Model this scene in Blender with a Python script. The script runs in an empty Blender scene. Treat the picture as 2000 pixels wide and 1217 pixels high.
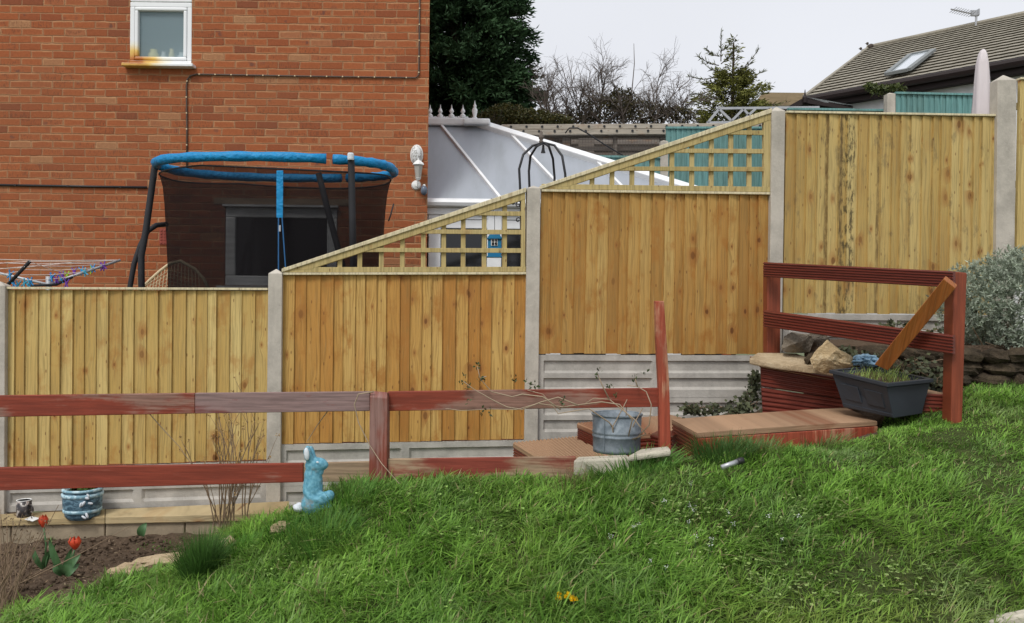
import bpy, math, random
import numpy as np
from mathutils import Vector, Matrix, noise as mnoise
random.seed(7); RNG = np.random.default_rng(11)
SC = bpy.context.scene; COL = SC.collection
R = math.radians
# ------------------------------------------------------------------ camera
FPX = 1700.0; EYE = Vector((0, 0, 1.6))
PITCH, ROLL = 0.0109, 0.0125
_r = Vector((1, 0, 0)); _f = Vector((0, math.cos(PITCH), -math.sin(PITCH))); _u = Vector((0, math.sin(PITCH), math.cos(PITCH)))
CR = _r*math.cos(ROLL) + _u*math.sin(ROLL); CU = _u*math.cos(ROLL) - _r*math.sin(ROLL); CF = _f
cam = bpy.data.cameras.new('camera'); cam.sensor_width = 36; cam.lens = 36*FPX/2000; cam.clip_end = 2000; cam.clip_start = .05
co = bpy.data.objects.new('camera', cam); COL.objects.link(co)
m = Matrix((CR, CU, -CF)).transposed().to_4x4(); m.translation = EYE
co.matrix_world = m; SC.camera = co
# ------------------------------------------------------------------ world, sun, exposure
SUN_EL, SUN_AZ = R(52), R(208)      # soft sun high behind the camera's left shoulder
w = bpy.data.worlds.new('World'); SC.world = w; w.use_nodes = True
nt = w.node_tree; bg = nt.nodes['Background']
sky = nt.nodes.new('ShaderNodeTexSky'); sky.sky_type = 'NISHITA'; sky.sun_disc = False
sky.sun_elevation = SUN_EL; sky.sun_rotation = SUN_AZ; sky.dust_density = 5; sky.air_density = 1; sky.ozone_density = 1
hs = nt.nodes.new('ShaderNodeHueSaturation'); hs.inputs['Saturation'].default_value = .10
mx = nt.nodes.new('ShaderNodeMix'); mx.data_type = 'RGBA'; mx.inputs[0].default_value = .72
mx.inputs[7].default_value = (7.3, 7.5, 8.15, 1)          # even cloud cover over the clear sky
nt.links.new(sky.outputs[0], hs.inputs['Color']); nt.links.new(hs.outputs[0], mx.inputs[6]); nt.links.new(mx.outputs[2], bg.inputs['Color'])
tc = nt.nodes.new('ShaderNodeTexCoord'); nz = nt.nodes.new('ShaderNodeTexNoise'); nz.inputs['Scale'].default_value = 2.2; nz.inputs['Detail'].default_value = 5
mr = nt.nodes.new('ShaderNodeMapRange'); mr.inputs[1].default_value = .3; mr.inputs[2].default_value = .7; mr.inputs[3].default_value = .95; mr.inputs[4].default_value = 1.05
vm = nt.nodes.new('ShaderNodeVectorMath'); vm.operation = 'SCALE'; vm.inputs[0].default_value = (7.3, 7.5, 8.05)     # soft tone in the cloud cover
nt.links.new(tc.outputs['Generated'], nz.inputs['Vector']); nt.links.new(nz.outputs[0], mr.inputs[0]); nt.links.new(mr.outputs[0], vm.inputs['Scale']); nt.links.new(vm.outputs[0], mx.inputs[7])
bg.inputs['Strength'].default_value = .10
sl = bpy.data.lights.new('sun', 'SUN'); sl.energy = 1.35; sl.angle = R(16); sl.color = (1, .97, .92)
so = bpy.data.objects.new('sun', sl); COL.objects.link(so)
sd = Vector((math.sin(SUN_AZ)*math.cos(SUN_EL), math.cos(SUN_AZ)*math.cos(SUN_EL), math.sin(SUN_EL)))
so.rotation_euler = sd.to_track_quat('Z', 'Y').to_euler(); so.location = (-3, -6, 9)
SC.view_settings.view_transform = 'Standard'; SC.view_settings.look = 'None'
SC.view_settings.gamma = 1; SC.view_settings.exposure = 0.40
# ------------------------------------------------------------------ pixel rays -> world points
def ray(px, py): return CR*((px-1000)/FPX) + CU*((608.5-py)/FPX) + CF
def P(px, py, Y):
    d = ray(px, py); return EYE + d*(Y/d.y)
def PL(px, py, Y0, t=0.0):          # on the vertical plane Y = Y0 + t*X
    d = ray(px, py); return EYE + d*(Y0/(d.y - t*d.x))
def PZ(px, py, z):
    d = ray(px, py); return EYE + d*((z-EYE.z)/d.z)
def IP(px, py, p0, n):
    d = ray(px, py); return EYE + d*((p0-EYE).dot(n)/d.dot(n))
def FP(px, py, off=0.0): return PL(px, py, 6.478-off, .105)
def proj(x, y, z):
    v = np.stack([x-EYE.x, y-EYE.y, z-EYE.z], -1)
    a = v@np.array(CR); b = v@np.array(CU); c = v@np.array(CF)
    return 1000+FPX*a/c, 608.5-FPX*b/c
# ------------------------------------------------------------------ node helpers
def S(nt, x, sock):
    if x is None: return
    if hasattr(x, 'is_output'): nt.links.new(x, sock)
    else:
        if isinstance(x, (tuple, list)) and len(x) == 3 and sock.type == 'RGBA': x = (*x, 1)
        sock.default_value = x
def nd(nt, typ, ins=None, out=0, **props):
    n = nt.nodes.new('ShaderNode'+typ)
    for k, v in props.items(): setattr(n, k, v)
    for k, v in (ins or {}).items(): S(nt, v, n.inputs[k])
    return n.outputs[out]
def ma(nt, op, a, b=None, c=None, clamp=False):
    n = nt.nodes.new('ShaderNodeMath'); n.operation = op; n.use_clamp = clamp
    S(nt, a, n.inputs[0]); S(nt, b, n.inputs[1]); S(nt, c, n.inputs[2]); return n.outputs[0]
def mixc(nt, f, a, b, blend='MIX'):
    n = nt.nodes.new('ShaderNodeMix'); n.data_type = 'RGBA'; n.blend_type = blend
    S(nt, f, n.inputs[0]); S(nt, a, n.inputs[6]); S(nt, b, n.inputs[7]); return n.outputs[2]
def ss(nt, x, lo, hi, a=0., b=1.):
    n = nt.nodes.new('ShaderNodeMapRange'); n.interpolation_type = 'SMOOTHSTEP'
    for i, v in enumerate((x, lo, hi, a, b)): S(nt, v, n.inputs[i])
    return n.outputs[0]
def ramp(nt, f, stops, interp='LINEAR'):
    n = nt.nodes.new('ShaderNodeValToRGB'); cr = n.color_ramp; cr.interpolation = interp
    while len(cr.elements) < len(stops): cr.elements.new(.5)
    for e, (p, c) in zip(cr.elements, stops): e.position = p; e.color = (*c, 1)
    S(nt, f, n.inputs[0]); return n.outputs[0]
def pos(nt): return nd(nt, 'NewGeometry', out=0)
def island(nt): return nt.nodes.new('ShaderNodeNewGeometry').outputs['Random Per Island']
def sep(nt, v):
    n = nt.nodes.new('ShaderNodeSeparateXYZ'); S(nt, v, n.inputs[0]); return n.outputs
def com(nt, x, y, z): return nd(nt, 'CombineXYZ', {0: x, 1: y, 2: z})
def vscale(nt, v, s):
    n = nt.nodes.new('ShaderNodeVectorMath'); n.operation = 'MULTIPLY'; S(nt, v, n.inputs[0]); n.inputs[1].default_value = s; return n.outputs[0]
def noise(nt, v, sc, det=3, rough=.5, dist=0, out=0): return nd(nt, 'TexNoise', {'Vector': v, 'Scale': sc, 'Detail': det, 'Roughness': rough, 'Distortion': dist}, out=out)
MATS = {}
def mat(name, fn=None, col=(.5,.5,.5), rough=.8, metal=0, spec=.3, bump=.3, bdist=.004, trans=0, sheen=0):
    """fn(nt) -> (colour, height or None, roughness or None)"""
    if name in MATS: return MATS[name]
    mt = bpy.data.materials.new(name); mt.use_nodes = True; nt = mt.node_tree
    b = nt.nodes['Principled BSDF']; b.inputs['Roughness'].default_value = rough; b.inputs['Metallic'].default_value = metal
    b.inputs['Specular IOR Level'].default_value = spec
    h = None
    if fn:
        r = fn(nt); c = r[0]; h = r[1] if len(r) > 1 else None
        if len(r) > 2 and r[2] is not None: S(nt, r[2], b.inputs['Roughness'])
    else:
        p = pos(nt); n1 = noise(nt, p, 9, 4); c = mixc(nt, n1, tuple(x*.82 for x in col), tuple(min(1, x*1.15) for x in col)); h = noise(nt, p, 60, 3)
    S(nt, c, b.inputs['Base Color'])
    if h is not None:
        bn = nt.nodes.new('ShaderNodeBump'); bn.inputs['Strength'].default_value = bump; bn.inputs['Distance'].default_value = bdist
        S(nt, h, bn.inputs['Height']); nt.links.new(bn.outputs[0], b.inputs['Normal'])
    if trans:
        tr = nt.nodes.new('ShaderNodeBsdfTranslucent'); S(nt, c, tr.inputs[0]); ms = nt.nodes.new('ShaderNodeMixShader'); ms.inputs[0].default_value = trans
        nt.links.new(b.outputs[0], ms.inputs[1]); nt.links.new(tr.outputs[0], ms.inputs[2]); nt.links.new(ms.outputs[0], nt.nodes['Material Output'].inputs[0])
    MATS[name] = mt; return mt
# ------------------------------------------------------------------ materials
def f_brick(nt):
    p = pos(nt); x, y, z = sep(nt, p)
    wob = noise(nt, p, 14, 3); x2 = ma(nt, 'ADD', x, ma(nt, 'MULTIPLY', ma(nt, 'SUBTRACT', wob, .5), .016))
    wob2 = noise(nt, nd(nt, 'VectorMath', {0: p, 1: (7, 3, 1)}, operation='ADD'), 11, 3); z2 = ma(nt, 'ADD', z, ma(nt, 'MULTIPLY', ma(nt, 'SUBTRACT', wob2, .5), .016))
    zz = ma(nt, 'DIVIDE', z2, .0752); row = ma(nt, 'FLOOR', zz); fz = ma(nt, 'FRACT', zz)
    rr = nd(nt, 'TexWhiteNoise', {'W': row}, noise_dimensions='1D', out=0)
    sh = ma(nt, 'ADD', ma(nt, 'MULTIPLY', ma(nt, 'MODULO', ma(nt, 'ADD', row, 100), 2), .5), ma(nt, 'MULTIPLY', rr, .16))
    uu = ma(nt, 'ADD', ma(nt, 'DIVIDE', x2, .2152), sh); colm = ma(nt, 'FLOOR', uu); fu = ma(nt, 'FRACT', uu)
    wn = nt.nodes.new('ShaderNodeTexWhiteNoise'); wn.noise_dimensions = '3D'; S(nt, com(nt, colm, row, 3), wn.inputs[0])
    r1 = wn.outputs[0]; r2, r3, r4 = sep(nt, wn.outputs[1])
    dx = ma(nt, 'MULTIPLY', ma(nt, 'MINIMUM', fu, ma(nt, 'SUBTRACT', 1, fu)), .2152)
    dz = ma(nt, 'MULTIPLY', ma(nt, 'MINIMUM', fz, ma(nt, 'SUBTRACT', 1, fz)), .0752)
    d = ma(nt, 'ADD', nd(nt, 'Math', {0: dx, 1: dz, 2: .008}, operation='SMOOTH_MIN'), ma(nt, 'MULTIPLY', ma(nt, 'SUBTRACT', noise(nt, p, 90, 2), .5), .006))
    base = ramp(nt, r1, [(0, (.24,.076,.038)), (.06, (.30,.088,.038)), (.24, (.345,.102,.040)), (.5, (.375,.114,.045)), (.78, (.355,.108,.044)), (.95, (.365,.125,.056)), (1, (.40,.20,.10))])
    st = noise(nt, com(nt, ma(nt, 'MULTIPLY', x, 3.2), r2, z), 26, 2)
    stm = ma(nt, 'MULTIPLY', ss(nt, st, .52, .62), ma(nt, 'MULTIPLY', ss(nt, r3, .6, .75), .55))
    base = mixc(nt, stm, base, (.15, .06, .035))
    fine = noise(nt, p, 45, 5, .65); base = mixc(nt, ss(nt, fine, .3, .75), mixc(nt, .28, base, (.12,.04,.02)), base)
    blot = noise(nt, p, 9, 3); base = mixc(nt, ma(nt, 'MULTIPLY', ss(nt, blot, .62, .72), ma(nt, 'MULTIPLY', ss(nt, r4, .6, .9), .7)), base, (.10, .055, .05))
    rim = ma(nt, 'MULTIPLY', ss(nt, d, .017, .008), ma(nt, 'MULTIPLY', ma(nt, 'MULTIPLY', ss(nt, r2, .2, .8), ss(nt, noise(nt, p, 7, 3), .35, .6, .35, 1)), .75))
    base = mixc(nt, rim, base, (.50, .27, .135))
    mort = mixc(nt, noise(nt, p, 13, 5, .7), (.20,.09,.05), (.44,.24,.125))
    lowdirt = noise(nt, vscale(nt, p, (.6, 1, .9)), 1.3, 4)
    c = mixc(nt, ss(nt, d, .0035, .0065), mort, base)
    c = mixc(nt, ss(nt, lowdirt, .35, .75, 0, .22), c, (.20,.10,.055))
    big = noise(nt, p, .55, 3); c = mixc(nt, ss(nt, big, .4, .7, 0, .16), c, (.52,.20,.085))
    return c, ma(nt, 'ADD', ss(nt, d, .002, .008), ma(nt, 'MULTIPLY', fine, .4))
mat('brick', f_brick, rough=.92, spec=.15, bump=.7, bdist=.006)

def f_wood(pal, seed, knots=1.0, orange=.5, across=False, dirt=0.0):
    def f(nt):
        p = pos(nt); x, y, z = sep(nt, p); r = island(nt)
        along, acr = (x, z) if across else (z, x)
        r50 = ma(nt, 'MULTIPLY', r, 53.1 + seed)
        bn = nt.nodes.new('ShaderNodeTexWhiteNoise'); bn.noise_dimensions = '1D'; S(nt, r50, bn.inputs['W']); b1, b2, b3 = sep(nt, bn.outputs[1])
        wob = noise(nt, com(nt, ma(nt, 'MULTIPLY', acr, 3), r50, along), 2.2, 2)
        ax = ma(nt, 'ADD', acr, ma(nt, 'MULTIPLY', wob, .05))
        kv = com(nt, ma(nt, 'MULTIPLY', ma(nt, 'ADD', acr, ma(nt, 'MULTIPLY', b1, .02)), 10), ma(nt, 'ADD', ma(nt, 'MULTIPLY', ma(nt, 'ADD', along, ma(nt, 'MULTIPLY', b2, .03)), 5.5), seed), 0)
        vo = nt.nodes.new('ShaderNodeTexVoronoi'); vo.feature = 'F1'; vo.voronoi_dimensions = '2D'; vo.inputs['Scale'].default_value = 1; S(nt, kv, vo.inputs['Vector'])
        kd = vo.outputs['Distance']; kr, kg, kb = sep(nt, vo.outputs['Color'])
        has = ss(nt, kr, .74, .78); size = ma(nt, 'ADD', .035, ma(nt, 'MULTIPLY', ma(nt, 'MULTIPLY', kg, kg), .16))
        kdn = ma(nt, 'DIVIDE', kd, size)
        bend = ma(nt, 'MULTIPLY', ma(nt, 'MULTIPLY', ss(nt, kd, .5, .0), has), .018)
        ax2 = ma(nt, 'ADD', ax, bend)
        g = noise(nt, com(nt, ma(nt, 'MULTIPLY', ax2, 34), r50, ma(nt, 'MULTIPLY', along, 1.1)), 2.6, 5, .6)
        g2 = noise(nt, com(nt, ma(nt, 'MULTIPLY', ax2, 110), r50, ma(nt, 'MULTIPLY', along, 3)), 2.0, 3, .6)
        tone = ma(nt, 'ADD', ma(nt, 'MULTIPLY', b3, .52), ma(nt, 'MULTIPLY', noise(nt, com(nt, ma(nt, 'MULTIPLY', x, 2.0), seed, ma(nt, 'MULTIPLY', z, .7)), 1.8, 3), .50))
        c = ramp(nt, tone, pal)
        c = mixc(nt, ss(nt, g, .42, .66, 0, .62), c, tuple(v*.48 for v in pal[len(pal)//2][1]))
        c = mixc(nt, ss(nt, g2, .55, .8, 0, .28), c, (.62,.47,.24))
        # orange staining in patches, brown near the knots
        pt = noise(nt, com(nt, ma(nt, 'MULTIPLY', x, 4), ma(nt, 'ADD', seed, ma(nt, 'MULTIPLY', r50, .02)), ma(nt, 'MULTIPLY', z, 2.4)), 1.7, 5, .65)
        c = mixc(nt, ma(nt, 'MULTIPLY', ss(nt, pt, .5, .68), orange), c, (.36,.155,.032))
        halo = ma(nt, 'MULTIPLY', ss(nt, ma(nt, 'ADD', kdn, ma(nt, 'MULTIPLY', pt, 2)), 5, 1.5), ma(nt, 'MULTIPLY', has, .75*knots))
        c = mixc(nt, halo, c, (.33,.14,.035))
        kn = ma(nt, 'MULTIPLY', ss(nt, ma(nt, 'ADD', kdn, ma(nt, 'MULTIPLY', g2, .3)), 1.25, .85), ma(nt, 'MULTIPLY', has, knots))
        c = mixc(nt, ma(nt, 'MULTIPLY', kn, ma(nt, 'ADD', .35, ma(nt, 'MULTIPLY', kb, .5))), c, (.12,.042,.012))
        # pin knots and nail heads
        v2 = nt.nodes.new('ShaderNodeTexVoronoi'); v2.feature = 'F1'; v2.voronoi_dimensions = '2D'; v2.inputs['Scale'].default_value = 1
        S(nt, com(nt, ma(nt, 'MULTIPLY', acr, 22), ma(nt, 'MULTIPLY', ma(nt, 'ADD', along, b1), 8), 0), v2.inputs['Vector'])
        q1, q2, q3 = sep(nt, v2.outputs['Color'])
        c = mixc(nt, ma(nt, 'MULTIPLY', ss(nt, v2.outputs['Distance'], .12, .07), ma(nt, 'MULTIPLY', ss(nt, q1, .84, .87), .7)), c, (.15,.06,.02))
        if dirt:
            dn = noise(nt, com(nt, ma(nt, 'MULTIPLY', x, 9), seed, ma(nt, 'MULTIPLY', z, 3)), 1.6, 6, .7)
            c = mixc(nt, ss(nt, dn, .56, .66, 0, dirt), c, (.13,.10,.06))
            # black mildew running down two neighbouring boards, brown streaks on others
            xa, xb = FP(1636, 400).x, FP(1668, 400).x; band = ma(nt, 'MULTIPLY', ss(nt, x, xa-.012, xa+.012), ss(nt, x, xb+.012, xb-.012))
            bl = noise(nt, com(nt, ma(nt, 'MULTIPLY', x, 16), 0, ma(nt, 'MULTIPLY', z, 5)), 2, 6, .7)
            c = mixc(nt, ma(nt, 'MULTIPLY', band, ss(nt, bl, .47, .60, 0, .85)), c, (.055,.045,.025))
            for sx in (1612, 1713, 1640):
                xs_ = FP(sx, 400).x; c = mixc(nt, ma(nt, 'MULTIPLY', ss(nt, ma(nt, 'ABSOLUTE', ma(nt, 'SUBTRACT', ma(nt, 'ADD', x, ma(nt, 'MULTIPLY', g, .02)), xs_+.01)), .020, .006), ss(nt, bl, .35, .6, .2, .8)), c, (.13,.08,.03))
        return c, ma(nt, 'ADD', g, ma(nt, 'MULTIPLY', g2, .4))
    return f
YEL = [(.12, (.40,.235,.07)), (.35, (.50,.33,.10)), (.6, (.57,.41,.15)), (.8, (.63,.48,.19)), (.92, (.46,.26,.07))]
ORA = [(.12, (.33,.15,.035)), (.35, (.44,.20,.042)), (.55, (.50,.27,.068)), (.75, (.56,.36,.115)), (.92, (.42,.165,.030))]
PAL3 = [(.12, (.31,.16,.042)), (.35, (.43,.23,.060)), (.55, (.49,.29,.085)), (.75, (.55,.37,.13)), (.92, (.41,.185,.040))]
mat('boards_a', f_wood(YEL, 1.3, 1, .55), rough=.75, bump=.35, bdist=.003)
mat('boards_b', f_wood(ORA, 5.7, 1, .85), rough=.75, bump=.35, bdist=.003)
mat('boards_c', f_wood(PAL3, 9.1, 1, .75), rough=.75, bump=.35, bdist=.003)
mat('boards_d', f_wood([(a, (b[0]*1.0, b[1]*1.03, b[2]*1.1)) for a, b in YEL], 14.2, .8, .18, dirt=.45), rough=.75, bump=.35, bdist=.003)
mat('trellis_wood', f_wood([(0, (.37,.29,.11)), (.5, (.47,.37,.16)), (1, (.55,.44,.21))], 3.3, .3, .1), rough=.8, bump=.3)
mat('pale_timber', f_wood([(0, (.60,.52,.33)), (.5, (.68,.60,.40)), (1, (.74,.66,.47))], 4.4, .15, .04), rough=.8, bump=.2)
def f_conc(tint, seed):
    def f(nt):
        p = nd(nt, 'VectorMath', {0: pos(nt), 1: (seed, seed, 0)}, operation='ADD'); n1 = noise(nt, p, 5, 5, .6); n2 = noise(nt, p, 55, 3, .7); n3 = noise(nt, vscale(nt, p, (6, 6, 1.2)), 2, 4)
        c = mixc(nt, ss(nt, n1, .3, .7), tuple(v*.78 for v in tint), tuple(v*1.12 for v in tint))
        c = mixc(nt, ss(nt, n3, .5, .75, 0, .4), c, tuple(v*.62 for v in tint))
        vo = nd(nt, 'TexVoronoi', {'Vector': p, 'Scale': 55}, feature='F1'); pit = ss(nt, vo, .16, .08)
        pit = ma(nt, 'MULTIPLY', pit, ss(nt, noise(nt, p, 12, 2), .52, .6))
        c = mixc(nt, ma(nt, 'MULTIPLY', pit, .7), c, tuple(v*.4 for v in tint)); c = mixc(nt, ss(nt, n2, .4, .8, 0, .25), c, tuple(v*1.35 for v in tint))
        return c, ma(nt, 'SUBTRACT', n2, pit)
    return f
mat('concrete_post', f_conc((.47,.43,.37), 0), rough=.9, spec=.2, bump=.5)
mat('concrete_board', f_conc((.43,.405,.365), 4), rough=.9, spec=.2, bump=.6)
mat('stone_kerb', f_conc((.50,.46,.37), 9), rough=.9, bump=.8)
mat('block_grey', f_conc((.32,.26,.18), 2), rough=.95, bump=.8)
def f_paint(red, under, lo, hi, seed, across=True):
    def f(nt):
        p = pos(nt); x, y, z = sep(nt, p); a, b = (x, z) if across else (z, x)
        g = noise(nt, com(nt, ma(nt, 'MULTIPLY', a, 1.4), seed, ma(nt, 'MULTIPLY', b, 30)), 2, 5, .65)
        big = noise(nt, com(nt, ma(nt, 'MULTIPLY', a, .9), seed+2, ma(nt, 'MULTIPLY', b, 3)), 1.5, 6, .6)
        m_ = ss(nt, ma(nt, 'ADD', big, ma(nt, 'MULTIPLY', g, .22)), lo, hi)
        rc = mixc(nt, ss(nt, g, .35, .7), tuple(v*.72 for v in red), tuple(v*1.15 for v in red))
        uc = mixc(nt, ss(nt, g, .35, .65), tuple(v*.7 for v in under), tuple(v*1.15 for v in under))
        spots = ss(nt, noise(nt, vscale(nt, p, (3, 3, 8)), 5, 5, .7), .62, .66, 0, .75)
        c = mixc(nt, m_, rc, uc); c = mixc(nt, ma(nt, 'MULTIPLY', spots, ss(nt, m_, .0, .6, .25, 1)), c, mixc(nt, .5, under, rc))
        return c, g
    return f
RED = (.235,.043,.022)
mat('red_worn', f_paint(RED, (.26,.14,.105), .62, .72, 1), rough=.6, spec=.35, bump=.4)
mat('red_half', f_paint((.22,.06,.05), (.25,.165,.155), .50, .66, 5), rough=.7, bump=.4)
mat('red_bare', f_paint((.23,.075,.045), (.33,.235,.15), .42, .55, 8), rough=.8, bump=.5)
mat('red_fading', f_paint((.24,.05,.032), (.33,.235,.15), .52, .68, 10.7), rough=.75, bump=.5)
mat('red_post', f_paint((.235,.062,.040), (.25,.14,.12), .60, .74, 3, False), rough=.6, bump=.4)
mat('red_lean', f_paint((.34,.070,.036), (.42,.20,.12), .66, .74, 3, False), rough=.55, bump=.5)
mat('red_groove', f_paint((.150,.024,.012), (.16,.036,.018), .6, .8, 6), rough=.42, spec=.45, bump=.2)
mat('red_sound', f_paint((.235,.052,.022), (.25,.075,.035), .66, .8, 2, False), rough=.5, spec=.4, bump=.25)
mat('orange_brace', f_wood([(0, (.27,.075,.02)), (.5, (.34,.105,.024)), (1, (.38,.125,.03))], 7.7, .4, .2), rough=.5, spec=.4, bump=.3)
mat('deck_worn', f_paint((.27,.115,.060), (.36,.225,.135), .46, .60, 11), rough=.8, bump=.5)
mat('upvc', col=(.80,.81,.82), rough=.35, spec=.5, bump=.02)
def f_rust(nt):
    p = pos(nt); x, y, z = sep(nt, p); n = noise(nt, p, 9, 5)
    q = P(262, 116, 8.7); dx = ma(nt, 'SUBTRACT', x, q.x); dz = ma(nt, 'SUBTRACT', z, q.z)
    d = ma(nt, 'ADD', ma(nt, 'MAXIMUM', ma(nt, 'MULTIPLY', ma(nt, 'ABSOLUTE', dx), .55), ma(nt, 'ABSOLUTE', dz)), ma(nt, 'MULTIPLY', n, .09))
    c = ramp(nt, ma(nt, 'MULTIPLY', d, 4), [(0, (.20,.05,.01)), (.3, (.45,.15,.02)), (.52, (.75,.50,.12)), (.80, (.80,.78,.68)), (1, (.80,.81,.82))])
    return c, n
mat('upvc_rusty', f_rust, rough=.4, spec=.5, bump=.02)
mat('glass_dark', col=(.012,.013,.015), rough=.08, spec=.5, bump=.0)
mat('glass_pale', col=(.17,.20,.215), rough=.12, spec=.6, bump=.0)
mat('roof_sheet', lambda nt: (mixc(nt, ss(nt, noise(nt, vscale(nt, pos(nt), (3, .6, .6)), 1.6, 5, .6), .4, .75, 0, .5), (.33,.355,.395), (.215,.235,.245)), None), rough=.35, spec=.4, bump=.01)
mat('black_tube', col=(.018,.018,.020), rough=.45, spec=.4, bump=.05)
mat('pole_foam', col=(.028,.028,.032), rough=.7, bump=.05)
mat('blue_fabric', lambda nt: (mixc(nt, noise(nt, pos(nt), 12, 4), (.005,.15,.36), (.012,.30,.62)), noise(nt, pos(nt), 26, 3)), rough=.5, bump=.8, bdist=.02)
mat('galvanised', lambda nt: (mixc(nt, ss(nt, noise(nt, pos(nt), 16, 5, .7), .4, .65), (.17,.205,.235), (.27,.31,.345)), noise(nt, pos(nt), 30, 3)), rough=.6, metal=.15, bump=.2)
mat('steel', col=(.45,.46,.48), rough=.4, metal=.6, bump=.02)
mat('alu', col=(.42,.43,.45), rough=.5, metal=.3, bump=.02)
mat('dark_plastic', col=(.030,.036,.046), rough=.55, spec=.35, bump=.1)
mat('dark_fascia', col=(.022,.014,.013), rough=.6, bump=.1)
mat('white_render', col=(.72,.73,.74), rough=.9)
mat('teal_paint', f_paint((.16,.33,.32), (.13,.24,.22), .55, .75, 3, False), rough=.7, bump=.3)
mat('old_timber', f_wood([(0, (.15,.13,.11)), (.5, (.22,.19,.165)), (1, (.29,.26,.225))], 2.2, .4, .0, across=True), rough=.9, bump=.5)
mat('grey_beam', f_wood([(0, (.34,.30,.245)), (.5, (.42,.375,.31)), (1, (.48,.43,.36))], 6.2, .2, .0, across=True), rough=.9, bump=.4)
mat('shed_dark', f_wood([(0, (.03,.026,.023)), (.5, (.06,.052,.045)), (1, (.09,.08,.07))], 8.2, .2, .0, across=True), rough=.95)
def f_tile(nt):
    p = pos(nt); r = island(nt); n = noise(nt, p, 3, 5, .6); n2 = noise(nt, p, 22, 3)
    c = ramp(nt, n, [(.25, (.20,.18,.145)), (.5, (.28,.255,.205)), (.75, (.35,.32,.26))]); c = mixc(nt, ss(nt, n2, .5, .8, 0, .45), c, (.10,.085,.05)); return c, n2
mat('roof_tile', f_tile, rough=.95, bump=.6, bdist=.01)
def f_tilefar(nt):
    p = pos(nt); n = noise(nt, p, 3, 5, .6); c = ramp(nt, n, [(.3, (.34,.28,.19)), (.7, (.48,.40,.28))]); return c, n
mat('roof_tile_far', f_tilefar, rough=.95)
def f_attr(nt):
    a = nt.nodes.new('ShaderNodeAttribute'); a.attribute_name = 'tint'; return (a.outputs['Color'],)
mat('blade', f_attr, rough=.55, spec=.25, trans=.32)
mat('needle', f_attr, rough=.7, spec=.15, trans=.1)
mat('leafy', f_attr, rough=.5, spec=.3, trans=.2)
mat('tinted', f_attr, rough=.6, spec=.3)
def f_soil(nt):
    p = pos(nt); n = noise(nt, p, 12, 6, .7); n2 = noise(nt, p, 70, 4, .7)
    return ramp(nt, ma(nt, 'ADD', ma(nt, 'MULTIPLY', n, .5), ma(nt, 'MULTIPLY', n2, .5)), [(.3, (.058,.041,.029)), (.5, (.115,.081,.056)), (.7, (.19,.14,.10))]), ma(nt, 'ADD', n, ma(nt, 'MULTIPLY', n2, .6))
mat('soil', f_soil, rough=.95, spec=.1, bump=1, bdist=.02)
mat('turf', lambda nt: (mixc(nt, noise(nt, pos(nt), 14, 5), (.035,.055,.018), (.075,.085,.030)), noise(nt, pos(nt), 60, 4)), rough=1, spec=.05, bump=1, bdist=.02)
mat('far_ground', col=(.12,.14,.07), rough=1)
def f_sand(cols, seed=0):
    def f(nt):
        p = pos(nt); n = noise(nt, p, 7, 6, .65); n2 = noise(nt, p, 34, 5, .7)
        return ramp(nt, ma(nt, 'ADD', ma(nt, 'MULTIPLY', n, .6), ma(nt, 'MULTIPLY', n2, .4)), [(.3, cols[0]), (.5, cols[1]), (.7, cols[2])]), ma(nt, 'ADD', n, n2)
    return f
mat('sandstone', f_sand([(.24,.17,.10), (.42,.32,.20), (.56,.46,.31)]), rough=.9, bump=1, bdist=.012)
mat('rock_buff', f_sand([(.26,.17,.085), (.46,.34,.19), (.62,.52,.35)]), rough=.9, bump=1, bdist=.02)
mat('rock_grey', f_sand([(.09,.075,.055), (.18,.15,.115), (.29,.25,.19)]), rough=.9, bump=1, bdist=.02)
mat('wall_stone', f_sand([(.025,.019,.012), (.055,.040,.025), (.11,.082,.05)]), rough=.95, bump=1, bdist=.02)
mat('splinter', f_wood([(0, (.34,.25,.12)), (.5, (.46,.36,.20)), (1, (.55,.45,.27))], 12.2, .6, .2, across=True), rough=.85, bump=.8)
def f_rabbit(nt):
    p = pos(nt); n = noise(nt, p, 13, 6, .65); n2 = noise(nt, p, 60, 4)
    c = mixc(nt, ss(nt, n2, .3, .7), (.085,.26,.36), (.16,.39,.49)); c = mixc(nt, ss(nt, n, .56, .66, 0, .75), c, (.24,.25,.25)); return c, ma(nt, 'ADD', n, n2)
mat('rabbit_paint', f_rabbit, rough=.6, bump=.6, bdist=.004)
mat('worn_white', col=(.62,.66,.70), rough=.7)
def f_pot(nt):
    p = pos(nt); n = noise(nt, vscale(nt, p, (1, 1, 2)), 22, 5, .7); return mixc(nt, ss(nt, n, .40, .62), (.040,.085,.125), (.16,.28,.36)), n
mat('pot_glaze', f_pot, rough=.5, bump=.3)
mat('pot_band', lambda nt: (mixc(nt, ss(nt, noise(nt, pos(nt), 30, 4), .4, .6), (.20,.36,.44), (.50,.66,.72)), noise(nt, pos(nt), 40, 3)), rough=.5, bump=.3)
def f_twig(nt):
    p = pos(nt); return mixc(nt, noise(nt, p, 18, 3), (.13,.085,.05), (.30,.215,.14)), noise(nt, p, 90, 2)
mat('twig', f_twig, rough=.85)
mat('twig_pale', lambda nt: (mixc(nt, noise(nt, pos(nt), 18, 3), (.24,.17,.11), (.46,.36,.26)),), rough=.8)
mat('twig_dark', col=(.085,.068,.055), rough=.9)
mat('twig_grey', col=(.14,.115,.10), rough=.9)
mat('bark', col=(.07,.05,.035), rough=.95)
mat('cane', col=(.62,.50,.32), rough=.7)
mat('string', col=(.66,.58,.54), rough=.8)
mat('white_paint', col=(.75,.75,.73), rough=.5)
mat('cable_grey', col=(.10,.07,.055), rough=.6)
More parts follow.
